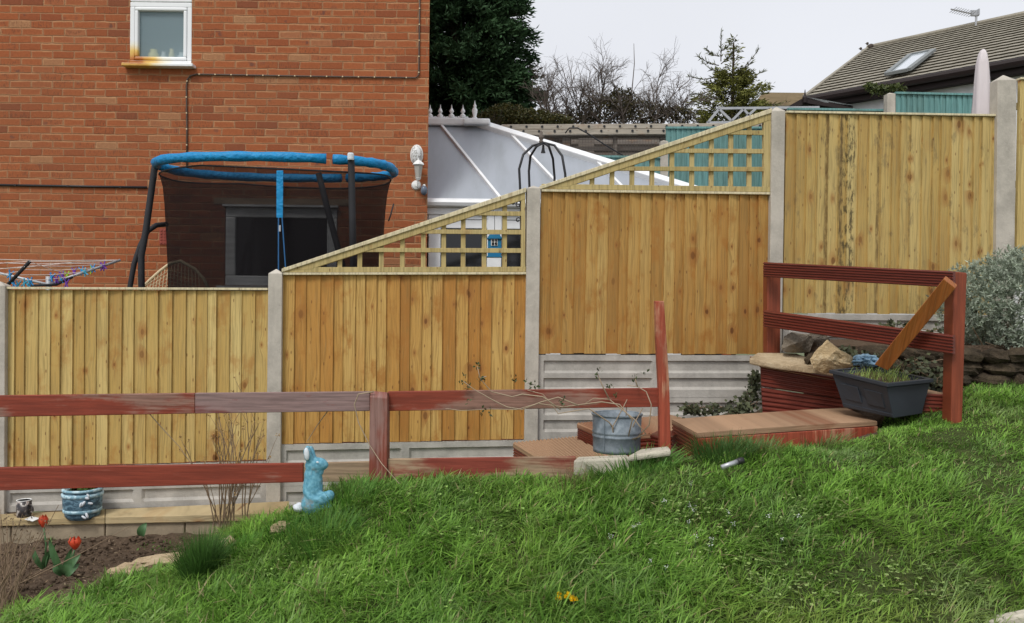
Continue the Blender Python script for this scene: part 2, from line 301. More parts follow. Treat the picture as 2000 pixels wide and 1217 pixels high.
mat('parasol_cloth', lambda nt: (mixc(nt, noise(nt, pos(nt), 7, 4), (.57,.51,.52), (.67,.62,.63)), noise(nt, vscale(nt, pos(nt), (30, 30, 2)), 2, 3)), rough=.8, bump=.5, bdist=.01)
mat('petal_red', lambda nt: (mixc(nt, noise(nt, pos(nt), 45, 3), (.62,.035,.015), (.75,.15,.06)),), rough=.5, trans=.25)
mat('petal_yellow', col=(.80,.48,.01), rough=.6)
mat('tulip_leaf', lambda nt: (mixc(nt, noise(nt, vscale(nt, pos(nt), (30, 30, 3)), 3, 3), (.05,.125,.045), (.11,.22,.09)), noise(nt, vscale(nt, pos(nt), (60, 60, 3)), 2, 2)), rough=.45, spec=.4, trans=.15)
mat('mug_dark', lambda nt: (ramp(nt, noise(nt, pos(nt), 28, 4), [(.4, (.02,.018,.02)), (.55, (.06,.045,.04)), (.62, (.45,.42,.38)), (.7, (.2,.03,.015))]),), rough=.3, spec=.5)
mat('blue_bag', lambda nt: (mixc(nt, noise(nt, pos(nt), 14, 3), (.13,.24,.36), (.28,.42,.52)), noise(nt, pos(nt), 20, 4)), rough=.4, bump=1, bdist=.02)
mat('birdhouse_blue', col=(.02,.19,.36), rough=.5)
mat('terracotta_vent', col=(.30,.07,.05), rough=.8)
mat('lintel', col=(.33,.24,.16), rough=.9)
def net_mat():
    mt = bpy.data.materials.new('net'); mt.use_nodes = True; nt = mt.node_tree; b = nt.nodes['Principled BSDF']
    b.inputs['Base Color'].default_value = (.010,.009,.010, 1); b.inputs['Roughness'].default_value = .9; b.inputs['Specular IOR Level'].default_value = .05
    p = pos(nt); n = noise(nt, vscale(nt, p, (1, 1, 6)), 3.5, 4); n2 = noise(nt, p, 1.6, 2)
    a = ma(nt, 'ADD', ma(nt, 'MULTIPLY', n, .25), ma(nt, 'ADD', .54, ma(nt, 'MULTIPLY', n2, .12)))
    tr = nt.nodes.new('ShaderNodeBsdfTransparent'); ms = nt.nodes.new('ShaderNodeMixShader'); S(nt, a, ms.inputs[0])
    nt.links.new(tr.outputs[0], ms.inputs[1]); nt.links.new(b.outputs[0], ms.inputs[2]); nt.links.new(ms.outputs[0], nt.nodes['Material Output'].inputs[0]); MATS['net'] = mt
net_mat()
# ------------------------------------------------------------------ mesh builder
WL = {}
class MB:
    def __init__(s): s.v = []; s.f = []
    def add(s, vs, fs):
        o = len(s.v); s.v += [Vector(a) for a in vs]; s.f += [tuple(i+o for i in f) for f in fs]; return s
    def hexa(s, a): # 0-3 front loop, 4-7 back loop
        return s.add(a, [(0,1,2,3), (7,6,5,4), (0,4,5,1), (1,5,6,2), (2,6,7,3), (3,7,4,0)])
    def prism(s, pts, back):
        n = len(pts); b = [Vector(p)+Vector(back) for p in pts]
        return s.add(list(pts)+b, [tuple(range(n)), tuple(range(2*n-1, n-1, -1))] + [(i, i+n, (i+1) % n+n, (i+1) % n) for i in range(n)])
    def box(s, c, sz, rz=0, rot=None):
        c = Vector(c); M = rot if rot else Matrix.Rotation(rz, 3, 'Z'); x, y, z = [v/2 for v in sz]
        return s.hexa([c+M@Vector(p) for p in ((-x,-y,-z), (x,-y,-z), (x,-y,z), (-x,-y,z), (-x,y,-z), (x,y,-z), (x,y,z), (-x,y,z))])
    def bar(s, a, b, w, d, up=(0,0,1)):
        a = Vector(a); b = Vector(b); t = (b-a); L = t.length; t.normalize(); u = Vector(up); n = t.cross(u)
        if n.length < 1e-3: n = t.cross(Vector((0,1,0)))
        n.normalize(); u = n.cross(t); M = Matrix((t, n, u)).transposed(); return s.box((a+b)/2, (L, d, w), rot=M)
    def tube(s, pts, r, n=6, cap=True):
        pts = [Vector(p) for p in pts]; k = len(pts); rs = r if isinstance(r, (list, tuple)) else [r]*k
        vs = []; t0 = (pts[1]-pts[0]).normalized(); ref = Vector((0,0,1)) if abs(t0.z) < .9 else Vector((1,0,0)); u = t0.cross(ref).normalized()
        for i, p in enumerate(pts):
            t = (pts[min(i+1, k-1)]-pts[max(i-1, 0)]); t = t.normalized() if t.length > 1e-9 else t0
            u = (u - t*u.dot(t)); u = u.normalized() if u.length > 1e-6 else t.orthogonal().normalized(); q = t.cross(u)
            for j in range(n):
                a = 2*math.pi*j/n; vs.append(p+(u*math.cos(a)+q*math.sin(a))*rs[i])
        fs = [(i*n+j, i*n+(j+1) % n, (i+1)*n+(j+1) % n, (i+1)*n+j) for i in range(k-1) for j in range(n)]
        if cap: fs += [tuple(range(n-1, -1, -1)), tuple(range((k-1)*n, k*n))]
        return s.add(vs, fs)
    def lathe(s, c, prof, n=24, ax=(0,0,1)):
        c = Vector(c); ax = Vector(ax).normalized(); u = ax.orthogonal().normalized(); q = ax.cross(u); vs = []
        for r, h in prof:
            for j in range(n):
                a = 2*math.pi*j/n; vs.append(c+ax*h+(u*math.cos(a)+q*math.sin(a))*max(r, 1e-4))
        k = len(prof); fs = [(i*n+j, i*n+(j+1) % n, (i+1)*n+(j+1) % n, (i+1)*n+j) for i in range(k-1) for j in range(n)]
        fs += [tuple(range(n-1, -1, -1)), tuple(range((k-1)*n, k*n))]; return s.add(vs, fs)
    def ball(s, c, r, n=12, m=8, rot=None, jit=0, seed=0):
        r = (r, r, r) if isinstance(r, (int, float)) else r; c = Vector(c); M = rot or Matrix.Identity(3); vs = []
        for i in range(m+1):
            th = math.pi*i/m
            for j in range(n):
                ph = 2*math.pi*j/n; d = Vector((math.sin(th)*math.cos(ph), math.sin(th)*math.sin(ph), math.cos(th)))
                k = 1 + jit*(mnoise.noise(d*1.7+Vector((seed*3.1, seed, 0)))*1.3+mnoise.noise(d*4+Vector((seed, 0, 5)))*.5) if jit else 1
                vs.append(c+M@Vector((d.x*r[0]*k, d.y*r[1]*k, d.z*r[2]*k)))
        return s.add(vs, [(i*n+j, i*n+(j+1) % n, (i+1)*n+(j+1) % n, (i+1)*n+j) for i in range(m) for j in range(n)])
    def ridged(s, A, B, C, D, n, depth, thick, toward=None, fill=.6):
        """slab with n raised ridges running A->B (top edge) ... D->C (bottom edge)"""
        A, B, C, D = map(Vector, (A, B, C, D)); nr = (B-A).cross(D-A).normalized(); tw = Vector(toward) if toward else (EYE-A)
        if nr.dot(tw) < 0: nr = -nr
        s.hexa([A, B, C, D, A-nr*thick, B-nr*thick, C-nr*thick, D-nr*thick])
        for i in range(n):
            a = (i+(1-fill)/2)/n; b = (i+1-(1-fill)/2)/n; e = .12/n
            L = lambda t: (A.lerp(D, t), B.lerp(C, t))
            a0, b0 = L(a-e); a1, b1 = L(b+e); a2, b2 = L(a+e); a3, b3 = L(b-e)
            s.add([a0, b0, b1, a1, a2+nr*depth, b2+nr*depth, b3+nr*depth, a3+nr*depth], [(4,5,6,7), (0,1,5,4), (1,2,6,5), (2,3,7,6), (3,0,4,7)])
        return s
def prop(o, label=None, cat=None, group=None, kind=None):
    if label: o['label'] = label
    if cat: o['category'] = cat
    if group: o['group'] = group
    if kind: o['kind'] = kind
    return o
def finish(name, me, mt, base, parent, bevel=0, smooth=False, fixn=True):
    me.materials.append(MATS[mt] if isinstance(mt, str) else mt)
    if fixn:
        import bmesh; b = bmesh.new(); b.from_mesh(me); bmesh.ops.recalc_face_normals(b, faces=b.faces); b.to_mesh(me); b.free()
    if smooth: me.polygons.foreach_set('use_smooth', [True]*len(me.polygons))
    o = bpy.data.objects.new(name, me); COL.objects.link(o)
    if parent: o.parent = parent
    else: o.location = base
    WL[o.name] = base
    if bevel:
        md = o.modifiers.new('bevel', 'BEVEL'); md.width = bevel; md.segments = 2; md.limit_method = 'ANGLE'; md.angle_limit = R(40)
    return o
def build(name, mb, mt, parent=None, label=None, cat=None, group=None, kind=None, bevel=0, smooth=False, base=None):
    if parent: base = WL[parent.name]
    elif base is None:
        xs = [v.x for v in mb.v]; ys = [v.y for v in mb.v]; base = Vector(((min(xs)+max(xs))/2, (min(ys)+max(ys))/2, min(v.z for v in mb.v)))
    me = bpy.data.meshes.new(name); me.from_pydata([tuple(v-base) for v in mb.v], [], mb.f); me.update()
    return prop(finish(name, me, mt, base, parent, bevel, smooth), label, cat, group, kind)
def thing(name, label, cat, loc, group=None):
    o = bpy.data.objects.new(name, None); COL.objects.link(o); o.location = loc; o.empty_display_size = .1; WL[o.name] = Vector(loc)
    return prop(o, label, cat, group)
def npmesh(name, V, T, colr, mt, parent=None, base=None, **kw):
    """V (n,3) world, T (m,3) triangles, colr (n,3)"""
    if parent: base = WL[parent.name]
    elif base is None: base = Vector((float(V[:,0].mean()), float(V[:,1].mean()), float(V[:,2].min())))
    V = V-np.array(base); me = bpy.data.meshes.new(name)
    me.vertices.add(len(V)); me.vertices.foreach_set('co', V.astype(np.float32).ravel())
    me.loops.add(len(T)*3); me.loops.foreach_set('vertex_index', T.astype(np.int32).ravel())
    me.polygons.add(len(T)); me.polygons.foreach_set('loop_start', np.arange(0, len(T)*3, 3, dtype=np.int32))
    me.polygons.foreach_set('loop_total', np.full(len(T), 3, dtype=np.int32)); me.update(calc_edges=True)
    at = me.attributes.new('tint', 'FLOAT_COLOR', 'POINT'); c4 = np.ones((len(V), 4), np.float32); c4[:, :3] = colr; at.data.foreach_set('color', c4.ravel())
    return prop(finish(name, me, mt, base, parent, fixn=False), **kw)
def nrm(a): return a/np.maximum(np.linalg.norm(a, axis=-1, keepdims=True), 1e-9)
def leaves(Pt, D, L, W, col, up=None):
    """kite leaves: base points, directions, lengths, widths, colours"""
    n = len(Pt); D = nrm(D); rv = RNG.normal(size=(n, 3)) if up is None else up+RNG.normal(size=(n, 3))*.35
    Sd = nrm(np.cross(D, rv)); Nn = np.cross(Sd, D); L = L[:, None]; W = W[:, None]
    V = np.stack([Pt, Pt+D*L*.45+Sd*W/2+Nn*W*.15, Pt+D*L, Pt+D*L*.45-Sd*W/2+Nn*W*.15], 1).reshape(-1, 3)
    i = np.arange(n)[:, None]*4; T = np.concatenate([i+np.array([[0,1,2]]), i+np.array([[0,2,3]])], 1).reshape(-1, 3)
    return V, T, np.repeat(col, 4, 0)
def blades(B, az, L, W, lean, droop, col):
    """curved grass blades from base points"""
    n = len(B); ts = np.array([0, .34, .68, 1.]); ws = np.array([.8, 1, .7, 0.])
    dx = np.stack([np.cos(az), np.sin(az), np.zeros(n)], 1); sd = np.stack([-np.sin(az+.5), np.cos(az+.5), np.zeros(n)], 1)
    out = []
    for k, t in enumerate(ts):
        c = B + dx*(L*(lean*t+droop*t*t))[:, None]; c[:, 2] += L*(t-droop*.62*t*t)*np.sqrt(np.maximum(1-lean*lean*.6, .1))
        if k < 3: out += [c+sd*(W*ws[k]/2)[:, None], c-sd*(W*ws[k]/2)[:, None]]
        else: out.append(c)
    V = np.stack(out, 1).reshape(-1, 3); i = (np.arange(n)*7)[:, None]
    T = np.concatenate([i+np.array([q]) for q in ((0,2,1), (1,2,3), (2,4,3), (3,4,5), (4,6,5))], 1).reshape(-1, 3)
    sh = np.ones(7); C = np.repeat(col, 7, 0)
    return V, T, C
def join(parts):
    V, T, C = [], [], []; o = 0
    for v, t, c in parts: V.append(v); T.append(t+o); C.append(c); o += len(v)
    return np.concatenate(V), np.concatenate(T), np.concatenate(C)
# ------------------------------------------------------------------ ground (heightfield through measured points)
CP = [(-250,1060,5.9),(200,1046,5.9),(430,1045,5.8),(560,1025,5.75),(300,1100,5.1),(100,1150,4.7),(0,1217,4.3),(-250,1217,4.3),
      (340,1108,4.7),(430,1075,4.75),(230,1135,4.6),(50,1210,4.15),(250,1217,3.9),(500,1217,3.7),(1000,1217,3.45),(1500,1217,3.4),(2000,1217,3.4),(2300,1217,3.5),
      (560,1010,4.9),(600,1003,4.62),(660,975,4.72),(700,955,4.75),(900,946,4.75),(1120,936,4.72),(1200,930,4.66),(1300,906,4.66),(1362,899,4.65),(1500,889,4.75),(1640,874,4.9),
      (1722,858,4.92),(1865,822,5.12),(1950,790,5.3),(1900,748,6.0),(2100,748,6.0),(2300,800,5.6),
      (1000,1050,4.05),(1500,1020,4.0),(1900,980,4.1),(600,1090,4.15)]
CPW = [P(*c) for c in CP] + [Vector(a) for a in ((-2.4,2.2,.0), (-.8,2.2,.08), (1,2.2,.12), (2.6,2.2,.12), (-.8,5.4,.30), (-1.2,6.4,.12), (.1,5.8,.38), (.2,6.6,.42), (1.6,6.3,.78), (1.5,5.7,.80), (2.6,6.5,.95), (2.1,5.55,.79), (2.38,5.35,.89), (2.45,5.8,.92), (1.3,5.0,.72), (1.9,5.3,.79), (2.1,5.9,.80), (2.65,5.5,1.0), (3.2,5.0,.98), (3.0,4.4,.80), (-4.6,3.6,0), (-4.6,6,0), (-3,6.6,.0), (4,6.6,1.15))]
_A = np.array([[p.x, p.y] for p in CPW]); _z = np.array([p.z for p in CPW])
def _k(r): return r**1.5
_D = np.linalg.norm(_A[:, None]-_A[None], axis=2); _n = len(_A)
_M = np.zeros((_n+3, _n+3)); _M[:_n, :_n] = _k(_D)+np.eye(_n)*.04; _M[:_n, _n] = 1; _M[:_n, _n+1:] = _A; _M[_n, :_n] = 1; _M[_n+1:, :_n] = _A.T
_w = np.linalg.solve(_M, np.concatenate([_z, [0, 0, 0]]))
def gza(x, y):
    x = np.asarray(x, float); y = np.asarray(y, float); o = np.zeros_like(x)
    for i in range(_n): o += _w[i]*_k(np.hypot(x-_A[i, 0], y-_A[i, 1]))
    return o+_w[_n]+_w[_n+1]*x+_w[_n+2]*y
def gz(x, y): return float(gza(np.array([x]), np.array([y]))[0])
def G(px, py):
    d = ray(px, py); lo = 2.0/d.y; t = lo
    while t < 8/d.y:
        p = EYE+d*t
        if p.z < gz(p.x, p.y): break
        t += .03
    return EYE+d*t
LAWN = [(-400,1600),(-60,1260),(30,1205),(130,1178),(220,1140),(350,1112),(430,1068),(478,1038),(560,1012),(605,1000),(645,955),(700,938),(760,945),(1120,937),(1200,917),(1310,905),(1362,893),(1500,884),(1640,868),(1712,850),(1742,790),(1850,780),(1880,795),(1880,770),(1893,748),(2500,745),(2600,1900),(-400,1900)]
def inpoly(x, y, poly):
    ins = np.zeros(len(x), bool); n = len(poly)
    for i in range(n):
        x1, y1 = poly[i]; x2, y2 = poly[(i+1) % n]; c = ((y1 > y) != (y2 > y)); ins ^= c & (x < (x2-x1)*(y-y1)/((y2-y1) or 1e-9)+x1)
    return ins
def nz2(x, y, s, seed):     # cheap smooth noise on arrays
    o = np.zeros_like(x); rg = np.random.default_rng(seed)
    for k in range(7):
        a = rg.uniform(0, 6.28); f = s*rg.uniform(.6, 1.7); o += np.sin((x*np.cos(a)+y*np.sin(a))*f+rg.uniform(0, 6.28))
    return o/7*1.6
def make_ground():
    nx, ny = 250, 150; X, Y = np.meshgrid(np.linspace(-4.6, 4.6, nx), np.linspace(1.9, 6.62, ny)); x = X.ravel(); y = Y.ravel(); z = gza(x, y)
    px, py = proj(x, y, z); lawn = inpoly(px, py, LAWN) | (y < 3.3)
    cl = np.array([mnoise.fractal(Vector((a*9, b*9, 0)), 1, 2, 4) for a, b in zip(x, y)])
    z = z+np.where(lawn, cl*.006+nz2(x, y, 6, 5)*.012, cl*.028-.015); V = np.stack([x, y, z], 1)
    i = np.arange(ny-1)[:, None]*nx+np.arange(nx-1)[None]; i = i.ravel(); T = np.concatenate([np.stack([i, i+1, i+nx+1], 1), np.stack([i, i+nx+1, i+nx], 1)])
    lm = lawn[T].mean(1) > .5
    for nm, m_, mt in (('lawn', lm, 'turf'), ('soil_bed', ~lm, 'soil')):
        T2 = T[m_]; u, inv = np.unique(T2, return_inverse=True); npmesh(nm, V[u], inv.reshape(-1, 3), np.zeros((len(u), 3)), mt, base=Vector((0, 4, 0)), kind='structure')
make_ground()
g = MB(); g.add([(-300,6.6,-.16),(300,6.6,-.16),(300,500,-.16),(-300,500,-.16)], [(0,1,2,3)]); g.add([(-300,-300,-.2),(300,-300,-.2),(300,6.6,-.2),(-300,6.6,-.2)], [(0,1,2,3)])
build('ground', g, 'far_ground', kind='structure')
# ------------------------------------------------------------------ brick house
HY = 8.76
def H(px, py, off=0): return P(px, py, HY-off)
house = thing('brick_house', 'red brick house end wall with two white framed windows behind the timber fence', 'house', P(400, 800, HY))
def rects_minus(x0, x1, y0, y1, holes):
    xs = sorted({x0, x1, *[h[0] for h in holes], *[h[1] for h in holes]}); ys = sorted({y0, y1, *[h[2] for h in holes], *[h[3] for h in holes]}); o = []
    for a, b in zip(xs, xs[1:]):
        for c, d in zip(ys, ys[1:]):
            if not any(h[0] <= (a+b)/2 <= h[1] and h[2] <= (c+d)/2 <= h[3] for h in holes): o.append((a, b, c, d))
    return o
mb = MB()
a = H(255, -40); b = H(374, 128); WU = (a.x, b.x, b.z, a.z+.2)
a = H(440, 404); b = H(658, 560); WD = (a.x, b.x, b.z, a.z)
xr = H(836, 300).x; ZT = 6.4
for x0, x1, z0, z1 in rects_minus(-7.5, xr, -.3, ZT, [WU, WD]):
    mb.add([(x0,HY,z0),(x1,HY,z0),(x1,HY,z1),(x0,HY,z1)], [(0,1,2,3)])
for hx0, hx1, hz0, hz1 in (WU, WD):
    q = .10; mb.add([(hx0,HY,hz0),(hx1,HY,hz0),(hx1,HY+q,hz0),(hx0,HY+q,hz0)], [(0,1,2,3)]); mb.add([(hx0,HY,hz1),(hx1,HY,hz1),(hx1,HY+q,hz1),(hx0,HY+q,hz1)], [(0,1,2,3)])
    for hx in (hx0, hx1): mb.add([(hx,HY,hz0),(hx,HY,hz1),(hx,HY+q,hz1),(hx,HY+q,hz0)], [(0,1,2,3)])
mb.add([(xr,HY,-.3),(xr-1,HY+7,-.3),(xr-1,HY+7,ZT),(xr,HY,ZT)], [(0,1,2,3)]); mb.add([(-7.5,HY,ZT),(xr,HY,ZT),(xr-1,HY+7,ZT),(-7.5,HY+7,ZT)], [(0,1,2,3)])
mb.add([(-7.5,HY,-.3),(-7.5,HY+7,-.3),(-7.5,HY+7,ZT),(-7.5,HY,ZT)], [(0,1,2,3)]); mb.add([(-7.5,HY+7,-.3),(xr-1,HY+7,-.3),(xr-1,HY+7,ZT),(-7.5,HY+7,ZT)], [(0,1,2,3)])
build('wall', mb, 'brick', house)
def frame_mb(x0, x1, z0, z1, y, wd, dp):
    m_ = MB()
    m_.box(((x0+x1)/2, y, z1-wd/2), (x1-x0, dp, wd)); m_.box(((x0+x1)/2, y, z0+wd/2), (x1-x0, dp, wd))
    for x in (x0+wd/2, x1-wd/2): m_.box((x, y, (z0+z1)/2), (wd, dp, z1-z0-2*wd))
    return m_
# upper window
x0, x1, z0, z1 = WU; zt = H(300, 5).z
wn = thing('window', None, None, (x0, HY, z0)); wn.parent = house; wn.location = Vector((x0, HY, z0))-WL[house.name]
prop(wn, 'small upper window with a rust stained sill and jars inside')
def wpart(nm, m_, mt, par, **k):
    o = build(nm, m_, mt, par, **k); return o
fm = frame_mb(x0, x1, z0, zt, HY+.03, .045, .07); fm.v += []; 
build('frame', fm, 'upvc_rusty', wn, bevel=.006)
sash = frame_mb(x0+.047, x1-.047, z0+.047, zt-.047, HY+.018, .035, .06); build('sash', sash, 'upvc_rusty', wn, bevel=.01)
m2 = MB(); m2.box(((x0+x1)/2, HY+.03, zt+.10), (x1-x0, .07, .19)); build('transom', m2, 'upvc', wn, bevel=.01)
m2 = MB(); m2.add([(x0+.06,HY+.03,z0+.06),(x1-.06,HY+.03,z0+.06),(x1-.06,HY+.03,zt-.06),(x0+.06,HY+.03,zt-.06)], [(0,1,2,3)])
def glass_mat():
    mt = bpy.data.materials.new('window_glass'); mt.use_nodes = True; nt = mt.node_tree; b = nt.nodes['Principled BSDF']
    b.inputs['Base Color'].default_value = (.30,.41,.45, 1); b.inputs['Roughness'].default_value = .25; b.inputs['Alpha'].default_value = .5; b.inputs['Specular IOR Level'].default_value = .5; MATS['window_glass'] = mt
glass_mat(); build('pane', m2, 'window_glass', wn)
m2 = MB(); m2.box(((x0+x1)/2, HY-.03, z0-.018), (x1-x0+.09, .13, .03)); build('sill', m2, 'upvc_rusty', wn, bevel=.006)
m2 = MB(); m2.box(((x0+x1)/2, HY+.6, (z0+zt)/2), (x1-x0+.6, .02, zt-z0+.6)); mat('room_wall', col=(.50,.58,.60), rough=.9); build('room_wall', m2, 'room_wall', wn)
m2 = MB(); m2.box(((x0+x1)/2, HY+.17, z0+.035), (x1-x0, .2, .03)); build('inner_ledge', m2, 'upvc', wn)
for (jx, hh, rr, cc, lab) in ((289,.14,.055,(.75,.68,.25),'yellow candle in a glass cup on the upper window ledge'), (325,.15,.03,(.72,.66,.35),'slim pale yellow bottle on the upper window ledge'), (347,.11,.055,(.60,.68,.70),'squat clear glass jar on the upper window ledge'), (309,.12,.03,(.5,.56,.58),'grey tumbler between the yellow cup and slim bottle')):
    c = H(jx, 100); m2 = MB(); m2.lathe((c.x, HY+.14, z0+.05), [(rr*.8,0),(rr,.02),(rr,hh*.7),(rr*.65,hh*.8),(rr*.75,hh)], 14)
    mat('jar_%d' % jx, col=cc, rough=.3); build('jar', m2, 'jar_%d' % jx, label=lab, cat='jar', smooth=True)
# lower window
x0, x1, z0, z1 = WD
w2 = thing('window', 'wide lower window behind the trampoline net', None, (x0, HY, z0)); w2.parent = house; w2.location = Vector((x0, HY, z0))-WL[house.name]
build('frame', frame_mb(x0+.005, x1-.005, z0, z1-.003, HY+.03, .10, .07), 'upvc', w2, bevel=.01)
m2 = MB(); m2.add([(x0+.09,HY+.03,z0+.09),(x1-.09,HY+.03,z0+.09),(x1-.09,HY+.03,z1-.09),(x0+.09,HY+.03,z1-.09)], [(0,1,2,3)]); build('pane', m2, 'glass_dark', w2)
m2 = MB(); m2.box(((x0+x1)/2, HY-.03, z1+.012), (x1-x0+.02, .06, .02)); build('head_trim', m2, 'upvc', w2)
m2 = MB(); m2.box(((x0+x1)/2, HY-.04, z0-.02), (x1-x0+.1, .14, .03)); build('sill', m2, 'upvc', w2)
a = H(418, 386); b = H(690, 402); m2 = MB(); m2.box(((a.x+b.x)/2, HY, (a.z+b.z)/2), (b.x-a.x, .012, a.z-b.z)); build('lintel', m2, 'lintel', house)
c = H(319, 462); m2 = MB(); m2.box((c.x, HY, c.z), (.07, .02, .16))
for i in range(5):
    for j in (-1, 1): m2.box((c.x+j*.016, HY-.012, c.z-.06+i*.03), (.016, .01, .014))
build('air_brick', m2, 'terracotta_vent', house)
def cable(pts, r, mt, lab, nclip, off=.012):
    ps = [P(x, y, HY-off) for x, y in pts]; m_ = MB(); m_.tube(ps, r, 6); t = thing('wall_cable', lab, 'cable', ps[0]); build('cable', m_, mt, t, smooth=True)
    L = [0]
    for a_, b_ in zip(ps, ps[1:]): L.append(L[-1]+(b_-a_).length)
    for k in range(nclip):
        s_ = L[-1]*(k+.5)/nclip; i = max(j for j in range(len(L)) if L[j] <= s_); q = ps[i].lerp(ps[min(i+1, len(ps)-1)], (s_-L[i])/max(1e-6, (L[min(i+1, len(ps)-1)]-L[i])))
        c_ = MB(); c_.box(q-Vector((0, .002, 0)), (r*1.5, r*2.2, r*1.5)); build('cable_clip', c_, 'cane' if nclip > 9 else 'black_tube', t)
cable([(365,330),(365,250),(364,170),(366,155),(372,148),(383,145),(600,149),(812,152),(818,146),(819,60),(820,-30)], .008, 'cable_grey', 'thin grey cable clipped in a bend below the upper window and up the brick corner', 26)
cable([(-20,361),(150,364),(287,366)], .012, 'black_tube', 'straight black cable across the brick wall left of the trampoline', 3)
# wall lamps
t = thing('bulkhead_lamp', 'white oval bulkhead lamp high on the brick corner above the lantern', 'wall lamp', H(814, 320))
m2 = MB(); c = H(814, 303); m2.ball(c+Vector((0, -.03, 0)), (.055, .05, .095), 16, 12); build('lens', m2, mat('lamp_lens', lambda nt: (ramp(nt, noise(nt, pos(nt), 60, 3), [(.4, (.35,.34,.32)), (.55, (.72,.72,.71))]),), rough=.3), t, smooth=True)
m2 = MB(); m2.ball(c+Vector((0, -.005, 0)), (.066, .02, .105), 20, 10); build('rim', m2, 'white_paint', t, smooth=True)
t = thing('lantern', 'small white carriage lantern on a bracket at the brick corner', 'wall lamp', H(813, 365))
c = H(819, 335); m2 = MB(); cy = Vector((0, -.10, 0)); m2.lathe(c+cy, [(.028,-.08),(.048,.05),(.006,.05)], 6); build('glass', m2, mat('lantern_glass', col=(.42,.40,.36), rough=.3), t)
m2 = MB(); m2.lathe(c+cy, [(.062,.05),(.055,.065),(.02,.095),(.008,.10),(.006,.12)], 6); build('cap', m2, 'white_paint', t); m2 = MB(); m2.lathe(c+cy, [(.02,-.10),(.032,-.08),(.02,-.075)], 6); build('foot', m2, 'white_paint', t)
m2 = MB(); q = H(813, 362); m2.tube([q, q+Vector((.02,-.08,-.02)), c+cy+Vector((0,0,-.1))], .008, 6); m2.lathe(q, [(.05,0),(.04,.02),(.01,.03)], 14, ax=(0,-1,0)); build('bracket', m2, 'white_paint', t)
t = thing('security_sensor', 'small grey sensor dome hanging off the corner under the lantern', 'sensor', H(828, 372)); c = H(828, 372, .06)
m2 = MB(); m2.ball(c, (.035, .035, .05), 12, 8); build('dome', m2, mat('smoke_glass', col=(.12,.15,.2), rough=.1), t, smooth=True)
m2 = MB(); m2.tube([c+Vector((0,.05,.03)), c+Vector((0,0,.05))], .015, 8); build('arm', m2, 'white_paint', t)
# ------------------------------------------------------------------ conservatory
EYv, RYv = 8.95, 10.4
cons = thing('conservatory', 'white framed conservatory with grey panelled hipped roof beside the brick house', 'conservatory', P(1000, 800, EYv))
eL = P(800, 391, EYv); eL.x = -.95; eR = P(1425, 397, EYv); rL = P(800, 243, RYv); rL.x = -1.25; rR = P(935, 247, RYv)
eL.z = eR.z = (eL.z+eR.z)/2; rL.z = rR.z = (rL.z+rR.z)/2
m2 = MB(); dn = Vector((0, .01, -.02)); m2.prism([eL, eR, rR, rL], dn)
bR = Vector((eR.x, RYv+1.45, eR.z)); bL = Vector((eL.x, RYv+1.45, eL.z)); m2.prism([eR, bR, rR], dn); m2.prism([bR, bL, rL, rR], dn); build('roof_sheet', m2, 'roof_sheet', cons)
pn = (eR-eL).cross(rL-eL).normalized(); pn = -pn if pn.z < 0 else pn
m2 = MB()
for (xa, ya, xb, yb) in ((861,246,985,400), (1000,268,1125,400), (1165,318,1245,398), (1300,355,1345,400)):
    a = IP(xa, ya, eL, pn); b = IP(xb, yb, eL, pn); m2.bar(a+pn*.012, b+pn*.012, .045, .03, up=pn)
    k = MB()
build('glazing_bar', m2, 'upvc', cons, bevel=.004)
m2 = MB(); m2.bar(rR+Vector((0,0,.02)), eR+Vector((0,0,.02)), .09, .10, up=pn); m2.bar(rR+Vector((0,0,.02)), bR+Vector((0,0,.02)), .09, .10); build('hip_rafter', m2, 'upvc', cons, bevel=.01)
m2 = MB(); m2.bar(rL+Vector((0,0,.035)), rR+Vector((0,0,.035)), .09, .16); m2.box(rR+Vector((-.02,-.05,.02)), (.32, .26, .07)); build('ridge', m2, 'upvc', cons, bevel=.02)
m2 = MB()
for k, fx in enumerate((840, 860, 882, 904)):
    c = P(fx, 229, RYv-.02); m2.lathe(c, [(.022,-.05),(.01,-.02),(.034,.0),(.036,.02),(.012,.045),(.028,.065),(.022,.085),(.008,.11),(.002,.15)], 10)
    for s_ in (-1, 1): m2.tube([c+Vector((s_*.062,0,-.02)), c+Vector((s_*.055,0,.0)), c+Vector((s_*.03,0,-.005)), c+Vector((s_*.008,0,-.04))], .012, 6)
m2.box(P(872, 235, RYv-.02), (.62, .05, .05)); build('crest', m2, 'upvc', cons, smooth=False)
m2 = MB(); c = P(927, 236, RYv-.02); m2.lathe(c, [(.045,-.05),(.03,0),(.035,.03),(.02,.05),(.032,.10),(.034,.13),(.016,.16),(.022,.18),(.008,.2),(.002,.24)], 12); build('finial', m2, 'upvc', cons, smooth=True)
m2 = MB(); m2.tube([eL+Vector((0,-.04,-.03)), eR+Vector((0,-.04,-.03))], .045, 8); m2.box(((eL.x+eR.x)/2, EYv+.02, eL.z-.10), (eR.x-eL.x, .05, .09)); build('gutter', m2, 'upvc', cons)
m2 = MB(); fz1 = P(900, 406, EYv).z; zb_ = .4
m2.box(((eL.x+eR.x)/2, EYv+.06, (fz1+P(900,428,EYv).z)/2), (eR.x-eL.x, .07, fz1-P(900,428,EYv).z))
m2.box(((eL.x+eR.x)/2, EYv+.06, P(900,437,EYv).z), (eR.x-eL.x, .05, .09))
for cx, wd in ((848,.125),(1,0)) + tuple((965+j*118, .15) for j in range(4)):
    if wd: c = P(cx, 500, EYv); m2.box((c.x, EYv+.05, (fz1+zb_)/2), (wd, .08, fz1-zb_))
